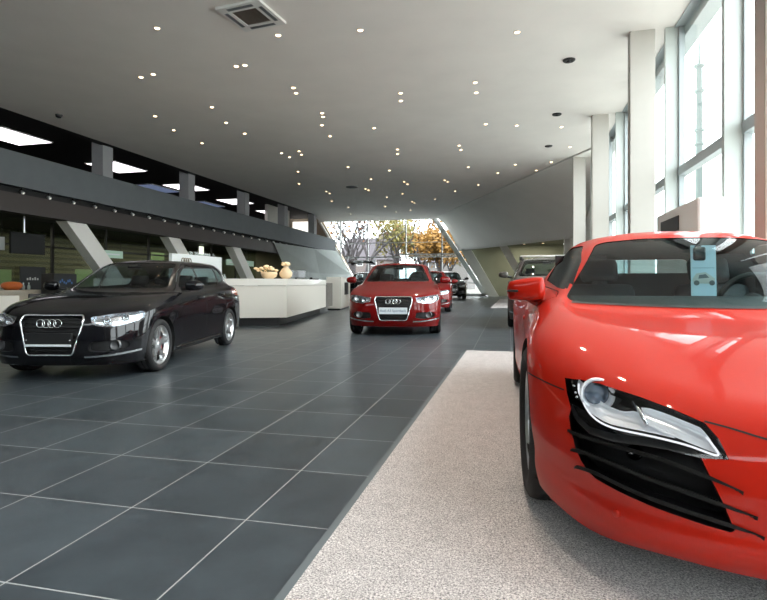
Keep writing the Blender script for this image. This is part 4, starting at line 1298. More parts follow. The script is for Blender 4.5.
def build_lights():
    # recessed downlights: ring and glowing bulb
    def fold_z(x, y):
        A, B = Vector((2.55, 21.3)), Vector((-5.9, 40.4)); d = (B - A).normalized()
        q = (Vector((x, y)) - A); side = q.x * d.y - q.y * d.x     # > 0 beyond the fold line
        return max(0., side)
    bm = bmesh.new(); lathe(bm, [(.050, -.004), (.050, -.012), (.058, -.014), (.068, -.010), (.068, 0), (.045, 0)], 20)
    proto = obj('downlight', bm, M['lamp_ring'], None, True)
    bm = bmesh.new(); lathe(bm, [(.050, -.009), (.03, -.013), (0, -.014)], 16)
    obj('bulb', bm, M['lamp'], proto, True)
    used = False
    for x, y in LIGHTS:
        s = fold_z(x, y)
        if s > 2.6:
            continue
        z = H - (.03 + .27 * (s / 2.) ** 1.9 if s > 0 else 0)
        o = copy_tree(proto) if used else proto
        used = True
        o.location = (x, y, z)
        tag(o, 'small round warm downlight glowing in the grey ceiling', 'ceiling light', 'lit downlights scattered over the ceiling')
    for x, y in ((-1.5, 40.6), (.2, 39.2), (1.4, 38.0), (2.4, 36.4), (1.9, 40.5), (.6, 41.2)):
        o = copy_tree(proto); o.location = (x, y, 3.9); o.scale = (1.6, 1.6, 1)
        tag(o, 'round downlight under the low dark ceiling of the far right recess', 'ceiling light', 'downlights in the far recess')
    bm = bmesh.new(); lathe(bm, [(.05, 0), (.05, -.03), (.12, -.035), (.135, -.02), (.135, 0)], 20); lathe(bm, [(.05, -.028), (.045, -.05), (0, -.06)], 16)
    pr = obj('eyeball_light', bm, M['black'], None, True)
    for k, (x, y) in enumerate(((1.15, 12.63), (1.17, 16.6), (1.15, 20.37))):
        o = pr if k == 0 else copy_tree(pr)
        o.location = (x, y, H)
        tag(o, ['unlit dark ceiling fitting nearest the viewer of the three beside the window columns', 'unlit dark ceiling fitting in the middle of the three beside the window columns', 'unlit dark ceiling fitting farthest away of the three beside the window columns'][k], 'ceiling light', 'unlit ceiling fittings by the windows')
    bm = bmesh.new(); lathe(bm, [(0, -.10), (.06, -.085), (.09, -.05), (.10, 0)], 20)
    o = obj('dome_camera', bm, M['black_gloss'], None, True, (-13.2, 13.12, H)); tag(o, 'small dark dome fixed under the ceiling edge above the gallery', 'dome camera')
    bm = bmesh.new(); lathe(bm, [(0, -.03), (.28, -.03), (.32, 0)], 24)
    o = obj('ceiling_vent', bm, M['concrete'], None, True, (-8.3, 26.65, H)); tag(o, 'round grey air outlet in the far part of the ceiling', 'air vent')
    # cassette air conditioner
    root = empty('air_conditioner', (-4.78, 9.08, H), -.12); tag(root, 'square white cassette air conditioner with dark grille set in the near ceiling', 'air conditioner')
    bm = bmesh.new(); q = .46
    for a, b, c_, d in ((-q, q, -q, -.26), (-q, q, .26, q), (-q, -.26, -.26, .26), (.26, q, -.26, .26)):
        box(bm, a, b, c_, d, -.05, -.001)
    obj('panel', bm, M['white_box'], root)
    bm = bmesh.new(); box(bm, -.26, .26, -.26, .26, -.035, -.001)
    for k in range(12):
        y = -.24 + .04 * k; box(bm, -.25, .25, y, y + .015, -.045, -.03)
    obj('grille', bm, pmat('brown_grille', (.14, .115, .095), .7), root)
    bm = bmesh.new()
    for k in range(4):
        m = Matrix.Rotation(k * PI / 2, 4, 'Z'); box(bm, -.27, .27, .33, .40, -.056, -.045, mtx=m)
    obj('louvre', bm, M['concrete'], root)
    # spotlights in the balcony slot
    bm = bmesh.new(); lathe(bm, [(0, -.05), (.045, -.05), (.05, .06), (.035, .065), (0, .05)], 14)
    bm.transform(Matrix.Rotation(2.2, 4, 'Y'))
    sp = obj('spotlight', bm, M['spot'], None, True)
    bm = bmesh.new(); lathe(bm, [(0, .058), (.034, .058), (.034, .062), (0, .062)], 14); bm.transform(Matrix.Rotation(2.2, 4, 'Y')); obj('lens', bm, emat('spot_glow', (1, .95, .85), 1.2), sp)
    bm = bmesh.new(); box(bm, -.02, .02, -.02, .02, .04, .16); obj('bracket', bm, M['black'], sp)
    k = 0
    y = 10.1
    while y < 39.6:
        o = sp if k == 0 else copy_tree(sp)
        z = 3.86 - .36 * (y - 12) / 28
        o.location = (-14.36, y, z - .13)
        tag(o, 'small silver spotlight in the dark slot under the grey balcony front', 'spotlight', 'spotlights under the balcony')
        y += .95; k += 1
    # gallery ceiling panels
    bm = bmesh.new(); box(bm, -.80, .80, -1.05, 1.05, -.04, 0)
    fr = obj('ceiling_panel_light', bm, M['frame_white'], None)
    bm = bmesh.new(); box(bm, -.76, .76, -1.01, 1.01, -.05, -.039); obj('diffuser', bm, M['panel_light'], fr)
    names = ['bright panel light nearest the viewer over the dark gallery', 'second bright panel light over the gallery, beside the first upper column', 'third bright panel light over the gallery, behind the second upper column', 'fourth bright panel light over the gallery, behind the third upper column', 'fifth and farthest bright panel light over the gallery']
    for i in range(5):
        o = fr if i == 0 else copy_tree(fr)
        o.location = (-17.7, 15.5 + 5.3 * i, 6.315)
        tag(o, names[i], 'panel light', 'panel lights over the gallery')
    nm2 = ['dim bluish ceiling panel over the gallery, nearer of two', 'dim bluish ceiling panel over the gallery, farther of two']
    for i, (x, y) in enumerate(((-19.6, 26.0), (-20.3, 32.0))):
        bm = bmesh.new(); box(bm, x - .75, x + .75, y - 1.3, y + 1.3, 6.27, 6.315); o = obj('ceiling_panel_light', bm, M['frame_white'])
        bm = bmesh.new(); box(bm, x - .70, x + .70, y - 1.25, y + 1.25, 6.262, 6.271); obj('diffuser', bm, M['panel_dim'], o)
        tag(o, nm2[i], 'panel light', 'dim panels over the gallery')

def build_furniture():
    # reception counter
    root = empty('reception_counter', (-5.15, 11.55, 0)); tag(root, 'long white angled reception counter on a dark recessed plinth', 'counter')
    P0, P1, P2 = Vector((-5.15, 11.50)), Vector((-6.2, 17.0)), Vector((-8.9, 9.75))
    def ring(off):
        # off > 0 moves the visible faces inwards
        u = (P1 - P0).normalized(); w = (P2 - P0).normalized()
        nu = Vector((u.y, -u.x)); nw = Vector((-w.y, w.x))
        nu = -nu if nu.dot(Vector((1, 0))) > 0 else nu
        nw = -nw if nw.dot(Vector((0, -1))) > 0 else nw
        bis = (u + w).normalized()
        sa = abs(bis.cross(u)) if hasattr(bis, 'cross') else 1
        a = P0 + bis * (off / max(.2, abs(bis.x * u.y - bis.y * u.x)))
        return [a, P1 + nu * off, P1 + nu * (off + .75), P0 + bis * ((off + .75) / max(.2, abs(bis.x * u.y - bis.y * u.x))), P2 + nw * (off + .75), P2 + nw * off]
    def slab(name, off, z0, z1, mat):
        q = ring(off)
        bm = bmesh.new(); prism(bm, [(p.x + 5.15, p.y - 11.55, z0) for p in q], (0, 0, z1 - z0))
        return obj(name, bm, mat, root)
    slab('plinth', .22, 0, .22, M['plinth']); slab('front_panel', .012, .20, .93, M['counter']); slab('fascia', 0, .94, 1.10, M['counter_top'])
    bm = bmesh.new(); prism(bm, [(-1.09, 5.52, .18), (-1.32, 6.85, .18), (-1.32, 6.85, 1.0), (-1.09, 5.52, 1.0)], (-.5, 0, 0)); obj('dark_panel', bm, M['black_gloss'], root)
    # end unit
    root = empty('counter_end_unit', (-6.22, 18.65, 0)); tag(root, 'white tall end unit beside the reception counter with a dark niche', 'cabinet')
    bm = bmesh.new(); m = Matrix.Rotation(.18, 4, 'Z')
    box(bm, -.55, 0, 0, 2.6, .06, 1.22, mtx=m, bev=.01); obj('carcass', bm, M['counter'], root)
    bm = bmesh.new(); box(bm, -.001, .02, .9, 1.9, .55, 1.02, mtx=m); obj('niche', bm, M['black'], root)
    bm = bmesh.new(); box(bm, -.5, -.05, .05, 2.5, 0, .06, mtx=m); obj('plinth', bm, M['plinth'], root)
    # things on the counter
    root = empty('flower_bowl', (-5.85, 12.0, 1.10)); tag(root, 'cream bowl of pale flowers on the white reception counter', 'flowers')
    bm = bmesh.new(); lathe(bm, [(0, 0), (.09, 0), (.17, .05), (.20, .12), (.19, .17), (.17, .17), (.17, .12), (0, .10)], 24); obj('bowl', bm, M['vase'], root, True)
    bm = bmesh.new(); rnd = random.Random(3)
    for k in range(34):
        a = rnd.uniform(0, 2 * PI); r = rnd.uniform(.0, .30); ball(bm, (math.cos(a) * r - .08, math.sin(a) * r * .6, .20 + rnd.uniform(0, .13) - r * .12), rnd.uniform(.03, .055), 5, (1, 1, .6))
    obj('blossoms', bm, M['flower'], root, True)
    bm = bmesh.new()
    for k in range(9):
        a = rnd.uniform(0, 2 * PI); tube(bm, [(0, 0, .1), (math.cos(a) * .12, math.sin(a) * .08, .20), (math.cos(a) * .3, math.sin(a) * .18, .24)], [.012, .01, .004], 5)
    obj('stems', bm, M['leaf'], root, True)
    root = empty('vase', (-5.5, 12.2, 1.10)); tag(root, 'round cream vase beside the flower bowl on the counter', 'vase')
    bm = bmesh.new(); lathe(bm, [(0, 0), (.07, 0), (.15, .07), (.16, .15), (.10, .24), (.055, .28), (.075, .31), (.06, .31), (.045, .28)], 24); obj('body', bm, M['vase'], root, True)
    bm = bmesh.new()
    for k in range(10):
        a = 2 * PI * k / 10; ball(bm, (.07 * math.cos(a), .07 * math.sin(a), .35 + .02 * (k % 3)), .045, 5, (1, 1, .7))
    obj('blossoms', bm, M['flower'], root, True)
    root = empty('computer_monitor', (-6.55, 15.3, 1.10), 1.2); tag(root, 'dark computer screen lying low on the far half of the white counter', 'monitor')
    bm = bmesh.new(); box(bm, -.40, .40, -.015, .03, .06, .30, bev=.01); obj('screen', bm, M['black_gloss'], root)
    bm = bmesh.new(); box(bm, -.13, .13, -.09, .09, 0, .015); box(bm, -.025, .025, .0, .03, .01, .10); obj('stand', bm, M['black'], root)
    bm = bmesh.new(); lathe(bm, [(0, 0), (.05, 0), (.05, .015), (.012, .02), (.012, .09)], 16); ball(bm, (0, 0, .16), .09, 8)
    o = obj('table_lamp', bm, M['lampshade'], None, True, (-6.35, 14.2, 1.10)); tag(o, 'small white globe lamp standing on the white counter', 'lamp')
    root = empty('desk_telephone', (-6.6, 16.9, 1.10), .6); tag(root, 'black desk telephone near the far end of the counter', 'telephone')
    bm = bmesh.new(); box(bm, -.14, .14, -.11, .11, 0, .05, bev=.012); obj('base', bm, M['black'], root, True)
    bm = bmesh.new(); box(bm, -.13, -.07, -.11, .11, .05, .085, bev=.015); obj('handset', bm, M['black_gloss'], root, True)
    # white board with rings behind the black car
    root = empty('sign_board', (-9.0, 13.8, 0)); tag(root, 'pale upright board with four linked rings behind the black hatchback', 'sign')
    bm = bmesh.new(); box(bm, -.05, .05, -1.25, 1.25, .05, 1.80, bev=.01); obj('board', bm, M['sign_white'], root)
    rings_emblem(root, (.065, -.62, 1.62), (1, 0, 0), .072, mat=pmat('ring_gold', (.20, .17, .12), .4, metal=.4), th=.17)
    bm = bmesh.new(); box(bm, -.25, .25, -1.1, -1.0, 0, .05); box(bm, -.25, .25, 1.0, 1.1, 0, .05); obj('foot', bm, M['silver'], root)
    # office fittings on the left
    root = empty('television', (-15.2, 13.9, 2.6)); tag(root, 'black flat television hung from the balcony underside on a pale pole', 'television')
    bm = bmesh.new(); box(bm, -.04, .04, -.62, .62, -.68, 0, bev=.012); obj('screen', bm, M['dark'], root)
    bm = bmesh.new(); tube(bm, [(-.02, -.1, 0), (-.02, -.1, .62)], .03, 10); obj('pole', bm, M['silver'], root)
    root = empty('desk', (-14.0, 11.6, 0)); tag(root, 'beige front desk at the left edge, beneath the hanging television', 'desk')
    bm = bmesh.new(); box(bm, -.35, .35, -1.6, 1.6, .72, .80, bev=.008); obj('top', bm, M['desk'], root)
    bm = bmesh.new(); box(bm, .28, .33, -1.6, 1.6, .18, .72); obj('front_panel', bm, M['desk'], root)
    bm = bmesh.new(); box(bm, -.3, .25, -1.5, -1.45, 0, .72); box(bm, -.3, .25, 1.45, 1.5, 0, .72); obj('side_panel', bm, M['desk'], root)
    bm = bmesh.new(); lathe(bm, [(0, 0), (.16, .0), (.26, .08), (.27, .15), (.2, .22), (.06, .24), (0, .235)], 20)
    o = obj('orange_bowl', bm, M['orange'], None, True, (-13.95, 12.25, .80)); tag(o, 'rounded orange bowl-like object resting on the beige desk', 'bowl')
    for k, y in enumerate((12.62, 12.80)):
        bm = bmesh.new(); lathe(bm, [(0, 0), (.04, 0), (.042, .11), (.018, .15), (.016, .19)], 14)
        o = obj('bottle', bm, M['bottle'], None, True, (-13.95, y, .80))
        bm = bmesh.new(); lathe(bm, [(0, .21), (.018, .21), (.018, .185)], 12); obj('cap', bm, M['silver'], o, True)
        tag(o, 'clear little bottle on the beige desk, %s' % ('next to the orange bowl' if k == 0 else 'beside the black display stand'), 'bottle', 'bottles on the desk')
    root = empty('framed_picture', (-16.40, 15.2, 1.15)); tag(root, 'dark framed picture behind the orange bowl', 'picture')
    bm = bmesh.new(); box(bm, -.02, .02, -.50, .50, -.42, .42); obj('canvas', bm, M['picture'], root)
    bm = bmesh.new()
    for k in range(5): box(bm, .02, .024, -.25 + .1 * k, -.19 + .1 * k, -.05, .02 + .03 * (k % 2))
    obj('print', bm, M['ink_pale'], root)
    root = empty('display_stand', (-13.3, 13.25, 0)); tag(root, 'black display stand with a faint blue screen beside the beige desk', 'display stand')
    bm = bmesh.new(); box(bm, -.25, .22, -.42, .42, 0, 1.28, bev=.02); obj('cabinet', bm, M['black'], root)
    bm = bmesh.new()
    for k in range(7):
        y = -.22 + .07 * k; box(bm, .221, .226, y, y + .045, 1.0 + .04 * math.sin(k * 1.7), 1.07 + .05 * math.sin(k * 1.7))
    obj('screen', bm, M['screen_blue'], root)
    root = empty('office_chair', (-11.2, 10.7, 0), 1.4); tag(root, 'black low-backed chair half hidden behind the black hatchback bonnet', 'chair')
    bm = bmesh.new(); box(bm, -.24, .24, -.24, .24, .40, .46, bev=.02); obj('seat', bm, M['black'], root, True)
    bm = bmesh.new(); box(bm, -.24, .24, .20, .24, .46, .74, bev=.02); obj('backrest', bm, M['black'], root, True)
    for a, b in ((-.2, -.2), (.2, -.2), (-.2, .2), (.2, .2)):
        bm = bmesh.new(); tube(bm, [(a, b, .41), (a * 1.1, b * 1.1, 0)], .013, 6); obj('leg', bm, M['silver'], root, True)
    bm = bmesh.new(); box(bm, -11.95, -11.5, 9.3, 10.3, 0, .70, bev=.01)
    o = obj('side_cabinet', bm, M['counter']); tag(o, 'plain white low cabinet at the left edge beside the black hatchback', 'cabinet')
    bm = bmesh.new(); box(bm, -.015, .015, -.09, .09, -.21, .21); o = obj('hanging_sign', bm, M['sign_white'], None, False, (-16.0, 13.7, 2.27)); tag(o, 'small pale square sign at the left edge by the television', 'sign')
    bm = bmesh.new(); tube(bm, [(0, 0, .21), (0, 0, .95)], .008, 6); obj('wire', bm, M['black'], o)
    for k, (y, w, z0, z1, lb) in enumerate(((18.6, .5, 2.02, 2.32, 'pale green hanging sign just beyond the nearest slanted column'), (29.0, 1.6, 2.03, 2.36, 'long pale green hanging sign beyond the third slanted column'))):
        root = empty('hanging_sign', (-16.0, y, z0)); tag(root, lb, 'sign')
        bm = bmesh.new(); box(bm, -.04, .04, -w, w, 0, z1 - z0, bev=.008); obj('panel', bm, M['sign_green'], root)
        bm = bmesh.new()
        for q in (-.8, .8): tube(bm, [(0, q * w, z1 - z0), (0, q * w, 3.2 - z0)], .008, 6)
        obj('wire', bm, M['black'], root)
        bm = bmesh.new(); box(bm, .041, .044, -w * .85, w * .6, (z1 - z0) * .4, (z1 - z0) * .6); obj('stripe', bm, M['sign_white'], root)
    bm = bmesh.new(); box(bm, -.03, .03, -.2, .2, 0, .45); o = obj('wall_lamp', bm, emat('wall_lamp_glow', (1., .95, .85), 2.2), None, False, (-17.8, 27.7, 2.68)); tag(o, 'small upright bright lamp between the second and third slanted columns', 'lamp')
    for k, (y, w, z0, z1, lb) in enumerate(((15.9, .22, .70, 1.5, 'narrow green lit panel at the left edge behind the desk'), (19.7, .55, .6, 1.6, 'green lit panel seen behind the nearest slanted column'), (24.6, .5, .9, 2.6, 'tall green-blue lit panel between the first two slanted columns'))):
        bm = bmesh.new(); box(bm, -.03, .03, -w, w, 0, z1 - z0); o = obj('wall_panel', bm, M['green_glow'], None, False, (-18.4, y, z0)); tag(o, lb, 'panel', 'green panels in the office')
        bm = bmesh.new(); box(bm, -.03, .03, -w * .9, w * .9, -z0, 0); obj('stand', bm, M['black'], o)
    # white box between car and windows
    root = empty('display_box', (2.13, 7.2, .012)); tag(root, 'tall white box with a dark slot standing between the sports coupe and the windows', 'display')
    bm = bmesh.new(); box(bm, 0, .30, 0, 1.95, 0, 2.03, bev=.03); obj('carcass', bm, M['white_box'], root, False)
    bm = bmesh.new(); box(bm, -.012, .004, .75, 1.65, 1.70, 1.90); obj('slot', bm, M['black'], root)
# ------------------------------------------------------------------ outside
def make_tree(x, y, h, leafmat, leaves, seed, label, spread=1.):
    rnd = random.Random(seed)
    root = empty('tree', (x, y, -.15)); tag(root, label, 'tree', 'trees outside the far window')
    bm = bmesh.new(); tips = []
    def grow(p, d, L, r, lv):
        n = 4
        pts, rs = [p], [r]
        q = p.copy(); dd = d.copy()
        for k in range(n):
            dd = (dd + Vector((rnd.uniform(-1, 1), rnd.uniform(-1, 1), rnd.uniform(-.3, .6))) * .13).normalized()
            q = q + dd * L / n
            pts.append(q.copy()); rs.append(r * (1 - .4 * (k + 1) / n))
        tube(bm, pts, rs, 7 if lv < 2 else 4, caps=False)
        if lv >= 4:
            tips.append(q); tips.append(pts[2]); return
        for k in range(3 if lv else 4):
            a = rnd.uniform(0, 2 * PI); t = rnd.uniform(.25, .75) * spread
            nd = (dd * math.cos(t) + (Vector((math.cos(a), math.sin(a), .25)).normalized()) * math.sin(t)).normalized()
            grow(pts[-1] if k else pts[-2], nd, L * rnd.uniform(.60, .80), rs[-1] * .72, lv + 1)
    grow(Vector((0, 0, 0)), Vector((rnd.uniform(-.1, .1), 0, 1)).normalized(), h * .30, h * .034, 0)
    obj('trunk', bm, M['bark'], root, True)
    if leaves:
        bm = bmesh.new()
        for k in range(leaves):
            t = rnd.choice(tips) + Vector((rnd.gauss(0, .45), rnd.gauss(0, .45), rnd.gauss(-.15, .5)))
            s = rnd.uniform(.13, .26)
            u = Vector((rnd.gauss(0, 1), rnd.gauss(0, 1), rnd.gauss(0, 1))).normalized(); w = u.orthogonal().normalized()
            bm.faces.new([bm.verts.new(t + u * s), bm.verts.new(t + w * s * .7), bm.verts.new(t - u * s), bm.verts.new(t - w * s * .7)])
        obj('foliage', bm, leafmat, root)

def make_house(x, y, w, d, h, rh, wall, label):
    root = empty('house', (x, y, -.15), -.1); tag(root, label, 'house', 'houses beyond the far window')
    bm = bmesh.new(); box(bm, -w / 2, w / 2, 0, d, 0, h); obj('wall', bm, wall, root)
    bm = bmesh.new(); prism(bm, [(-w / 2 - .4, -.4, h), (-w / 2 - .4, d + .4, h), (-w / 2 - .4, d / 2, h + rh)], (w + .8, 0, 0)); obj('roof', bm, M['house_roof'], root)
    for r in range(2):
        for k in range(int(w / 2.4)):
            bm = bmesh.new(); xx = -w / 2 + 1.2 + 2.4 * k; zz = 1.2 + 2.8 * r
            box(bm, xx - .55, xx + .55, -.06, .02, zz, zz + 1.4); f = obj('window', bm, M['frame_white'], root)
            bm = bmesh.new(); box(bm, xx - .47, xx + .47, -.08, -.05, zz + .08, zz + 1.32); obj('pane', bm, M['house_pane'], f)
    bm = bmesh.new(); box(bm, w * .2, w * .2 + .8, d * .4, d * .4 + .8, h + rh * .4, h + rh + .6); obj('chimney', bm, M['house_wall_b'], root)

def build_outside():
    bm = bmesh.new(); box(bm, -160, 160, 46.05, 320, -.4, -.15)
    struct(obj('ground', bm, M['ground']))
    bm = bmesh.new(); box(bm, 3.3, 160, -60, 46, -.4, -.21); box(bm, 9.05, 160, -60, 46, -.21, -.12); struct(obj('bounce_ground', bm, M['ground_bounce']))  # unseen pale ground added to bounce daylight up onto the ceiling
    T = [(-21.8, 55, 11.5, 'leaf_rust', 40, 'bare dark tree at the left end of the far window'), (-19.4, 63, 12.5, 'leaf_rust', 50, 'tall bare tree second from the left in the far window'),
         (-16.6, 52, 11, 'leaf_gold', 60, 'forked nearly bare tree in front of the grey-roofed house'), (-15.6, 70, 13, 'leaf_olive', 120, 'thin-leaved tree just right of the grey-roofed house'),
         (-12.2, 54, 9.5, 'leaf_olive', 900, 'thick-trunked tree with sparse olive leaves in the middle of the far window'), (-11.8, 66, 8.5, 'leaf_gold', 2600, 'golden autumn tree right of the thick trunk in the far window'),
         (-7.6, 53, 7.2, 'leaf_gold', 4200, 'bushy golden tree filling the right part of the far window'), (-8.2, 69, 8.5, 'leaf_rust', 3600, 'orange-brown leafy tree farther back behind the bushy golden one'),
         (-3.4, 58, 6.8, 'leaf_olive', 3200, 'olive green tree behind the slanted beam at the far right')]
    T += [(-14.3, 50, 11, 'leaf_rust', 40, 'bare tree with a slim dark trunk nearest the middle of the far window'), (-18.0, 58, 12, 'leaf_rust', 40, 'dark bare tree standing just in front of the grey house gable'),
          (-10.0, 58, 11, 'leaf_gold', 300, 'slim dark-trunked tree between the olive and the golden trees')]
    for k, (x, y, h, lm, n, lb) in enumerate(T):
        make_tree(x, y, h, M[lm], n, 11 + k, lb)
    make_house(-25.0, 86, 8, 8, 5.0, 4.0, M['house_wall_b'], 'greyish house with a dark roof behind the bare trees')
    make_house(-13, 98, 9, 8, 5.0, 3.0, M['house_wall'], 'pale rendered house partly hidden by golden trees')
    make_house(-40, 95, 9, 8, 5.0, 3.2, M['house_wall'], 'pale rendered house at the left behind the bare trees')
    # hazy tower far away to the right
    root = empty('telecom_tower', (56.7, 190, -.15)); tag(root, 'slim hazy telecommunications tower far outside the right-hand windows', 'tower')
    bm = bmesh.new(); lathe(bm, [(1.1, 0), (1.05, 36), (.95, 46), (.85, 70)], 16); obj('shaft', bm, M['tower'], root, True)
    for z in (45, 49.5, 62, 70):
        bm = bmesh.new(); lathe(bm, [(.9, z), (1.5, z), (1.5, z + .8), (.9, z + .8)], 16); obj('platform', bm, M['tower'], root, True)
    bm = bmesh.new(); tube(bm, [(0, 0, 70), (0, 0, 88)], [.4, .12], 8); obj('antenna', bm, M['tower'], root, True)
    rnd = random.Random(5)
    root = empty('tree', (17.5, 24, -.15)); tag(root, 'pale hazy conifer outside the nearest right-hand window', 'tree')
    bm = bmesh.new(); tube(bm, [(0, 0, 0), (0, 0, 4.2)], [.12, .02], 8); obj('trunk', bm, M['hazy_tree'], root, True)
    bm = bmesh.new()
    for k in range(900):
        z = rnd.uniform(.4, 4.3); r = (4.5 - z) * .28 * rnd.uniform(.2, 1); a = rnd.uniform(0, 2 * PI)
        p = Vector((r * math.cos(a), r * math.sin(a), z)); u = Vector((math.cos(a), math.sin(a), -.3)) * .16; w = Vector((-math.sin(a), math.cos(a), 0)) * .05
        bm.faces.new([bm.verts.new(p - u), bm.verts.new(p + w), bm.verts.new(p + u), bm.verts.new(p - w)])
    obj('foliage', bm, M['hazy_tree'], root)

# ------------------------------------------------------------------ cars in their places
def info_card():
    S = R8_S
    root = empty('info_card', (0, 0, 0)); tag(root, 'pale blue paper card with a small car picture standing inside the sports coupe windscreen', 'card')
    bm = bmesh.new(); w, h_ = .070, .31
    box(bm, -w, w, -.002, .002, 0, h_)
    obj('sheet', bm, M['paper'], root)
    bm = bmesh.new(); z = .075
    prism(bm, [(-.055, -.004, z), (.058, -.004, z), (.062, -.004, z + .03), (.045, -.004, z + .045), (.01, -.004, z + .07), (-.04, -.004, z + .062), (-.062, -.004, z + .03)], (0, .001, 0)); obj('picture', bm, M['ink_pale'], root)
    bm = bmesh.new(); prism(bm, [(-.03, -.006, z + .03), (.03, -.006, z + .036), (.01, -.006, z + .058), (-.025, -.006, z + .052)], (0, .001, 0))
    for q in (-.04, .045): lathe(bm, [(0, -.006), (.016, -.006), (.016, -.005), (0, -.005)], 12, 'Y', org=(q, 0, z + .004))
    box(bm, -w + .01, w - .01, -.004, -.003, .170, .172)
    obj('print', bm, M['ink'], root)
    return root

def build_cars():
    r8, sh8 = build_sports_car()
    c = info_card()
    m = Matrix.Translation(R8_LOC) @ Matrix.Rotation(R8_RZ, 4, 'Z')
    c.location = m @ Vector((.072 * R8_S, .945 * R8_S, .842 * R8_S)); c.rotation_euler = (-.05, 0, R8_RZ); c.scale = (1, 1, 1.0)
    proto, sh = build_hatchback()
    th = .222; sc = .94
    # near black one: front outer tyre contact at (-3.98, 5.33)
    ct, st = math.cos(th), math.sin(th)
    ox, oy = -3.93 - .87 * sc * ct, 5.33 - .87 * sc * st
    place(proto, ox, oy, th, (sc, .985, .935))
    tag(proto, 'shiny black five-door hatchback parked at the left with chrome grille surround', 'car', 'cars on show')
    M4 = Matrix.Identity(4)
    base = list(proto.children)
    red = copy_tree(proto); recolour(red, M['paint_red']); place(red, -2.36, 10.55, .155, 1.03)
    tag(red, 'dark red hatchback facing the viewer in the middle of the tiled floor', 'car', 'cars on show')
    red2 = copy_tree(proto); recolour(red2, M['paint_red']); place(red2, -3.10, 18.6, .10, 1.03)
    tag(red2, 'second red hatchback mostly hidden behind the dark red one', 'car', 'cars on show')
    blk = copy_tree(proto); recolour(blk, M['paint_dark']); place(blk, -4.05, 33.5, .20, (1.18, 1.15, 1.24))
    tag(blk, 'black car at the far end of the hall beside the slanted beam', 'car', 'cars on show')
    suv = copy_tree(proto); recolour(suv, M['paint_bronze']); place(suv, .74, 12.6, 0., (1.06, 1.08, 1.16))
    tag(suv, 'dark grey estate car with roof bars half hidden behind the sports coupe', 'car', 'cars on show')
    hat = copy_tree(proto); recolour(hat, M['paint_dark']); place(hat, -6.75, 29.5, PI - .25, 1.10)
    tag(hat, 'black hatchback with its tailgate raised behind the reception counter end', 'car', 'cars on show')
    # the raised tailgate
    for ch in hat.children:
        if ch.name.startswith('tailgate'):
            hp = Vector((0, 2.45, 1.36)); R = Matrix.Rotation(1.02, 4, 'X')
            ch.matrix_local = Matrix.Translation(hp) @ R @ Matrix.Translation(-hp)
    # number plates
    def plate(root, txt, with_text):
        p, n = sh.on('front', 0, .465)
        bm = bmesh.new(); box(bm, -.26, .26, p.y - .020, p.y - .010, .405, .525, bev=.003)
        o = obj('number_plate', bm, M['plate'], root)
        if with_text:
            mt = Matrix.Translation((0, p.y - .0215, .465)) @ Matrix.Rotation(PI / 2, 4, 'X')
            text_mesh('lettering', txt, .062, M['plate_ink'], o, mt, .0006)
    plate(red, 'Audi A3 Sportback', True)
    plate(red2, '', False); plate(blk, '', False)
    p, n = sh.on('front', 0, .40)
    bm = bmesh.new(); box(bm, -.25, .25, p.y - .022, p.y - .010, .385, .410, bev=.003); obj('plate_strip', bm, M['plate'], proto)
    bm = bmesh.new()
    for s in (-1, 1):
        ball(bm, (s * .235, p.y - .014, .455), .008, 6)
    obj('plate_screws', bm, M['chrome'], proto, True)
    # roof bars of the estate car
    for s in (-1, 1):
        bm = bmesh.new(); tube(bm, [(s * .53, 1.42, 1.352), (s * .53, 1.50, 1.40), (s * .53, 2.2, 1.40), (s * .53, 2.3, 1.345)], .018, 8); obj('roof_rail', bm, M['black'], suv, True)
    for y in (1.55,):
        bm = bmesh.new(); box(bm, -.60, .60, y - .05, y + .05, 1.43, 1.475, bev=.012); obj('roof_bar', bm, M['white_box'], suv, True)
        bm = bmesh.new(); box(bm, -.62, -.55, y - .05, y + .05, 1.36, 1.44); box(bm, .55, .62, y - .05, y + .05, 1.36, 1.44); obj('bar_foot', bm, M['black'], suv)

build_room()
build_lights()
build_furniture()
build_outside()
build_cars()

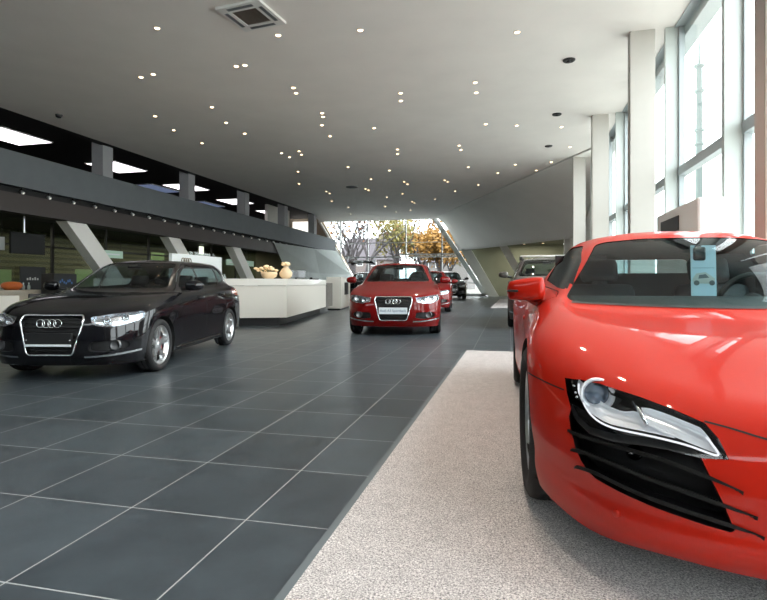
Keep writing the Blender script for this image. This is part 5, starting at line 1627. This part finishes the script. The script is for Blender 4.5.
# ------------------------------------------------------------------ light
w = bpy.data.worlds.new('overcast')
SC.world = w
w.use_nodes = True
nt = w.node_tree
bg = nt.nodes['Background']
bg.inputs[0].default_value = (.93, .97, 1.0, 1)
bg.inputs[1].default_value = 8.2

def area(name, loc, rot, sx, sy, e, col=(1, 1, 1)):
    l = bpy.data.lights.new(name, 'AREA')
    l.shape = 'RECTANGLE'; l.size = sx; l.size_y = sy; l.energy = e; l.color = col
    o = bpy.data.objects.new(name, l); o.location = loc; o.rotation_euler = rot
    COL.objects.link(o)
    return o
# added unseen fill for the dim office, and the recess lamp
area('office_fill', (-18.2, 18, 3.1), (0, 0, 0), 1.2, 30, 420, (1., .93, .75))
area('recess_lamp', (1.0, 39.5, 3.8), (0, 0, 0), 3, 3, 160, (1., .95, .8))
# ceiling spots over the middle of the hall
for x, y in ((-4.4, 9.5), (-6.0, 14.0), (-2.0, 13.5), (-8.4, 12.5), (-5.5, 20.0), (0.2, 17.2), (-3.0, 23), (-.6, 1.9), (-.4, 4.4), (-.1, 6.6)):
    l = bpy.data.lights.new('ceiling_spot', 'SPOT'); l.energy = 300; l.color = (1., .86, .70); l.spot_size = 1.7; l.spot_blend = .6; l.shadow_soft_size = .08
    o = bpy.data.objects.new('ceiling_spot', l); o.location = (x, y, H - .05); COL.objects.link(o)

# ------------------------------------------------------------------ camera
cam = bpy.data.cameras.new('camera')
co = bpy.data.objects.new('camera', cam)
COL.objects.link(co)
cam.sensor_fit = 'HORIZONTAL'; cam.sensor_width = 36.0
cam.lens = 535 / 767 * 36
cam.shift_y = (283 - 300) / 767
cam.clip_start = .05; cam.clip_end = 600
co.location = (0, 0, 1.0)
co.rotation_euler = (PI / 2, 0, .243)
SC.camera = co
SC.view_settings.view_transform = 'Standard'
SC.view_settings.look = 'None'
SC.view_settings.exposure = 0
SC.cycles.use_denoising = True
SC.cycles.max_bounces = 10
SC.cycles.transparent_max_bounces = 16
SC.cycles.sample_clamp_indirect = 6.0
SC.cycles.caustics_reflective = False
SC.cycles.caustics_refractive = False
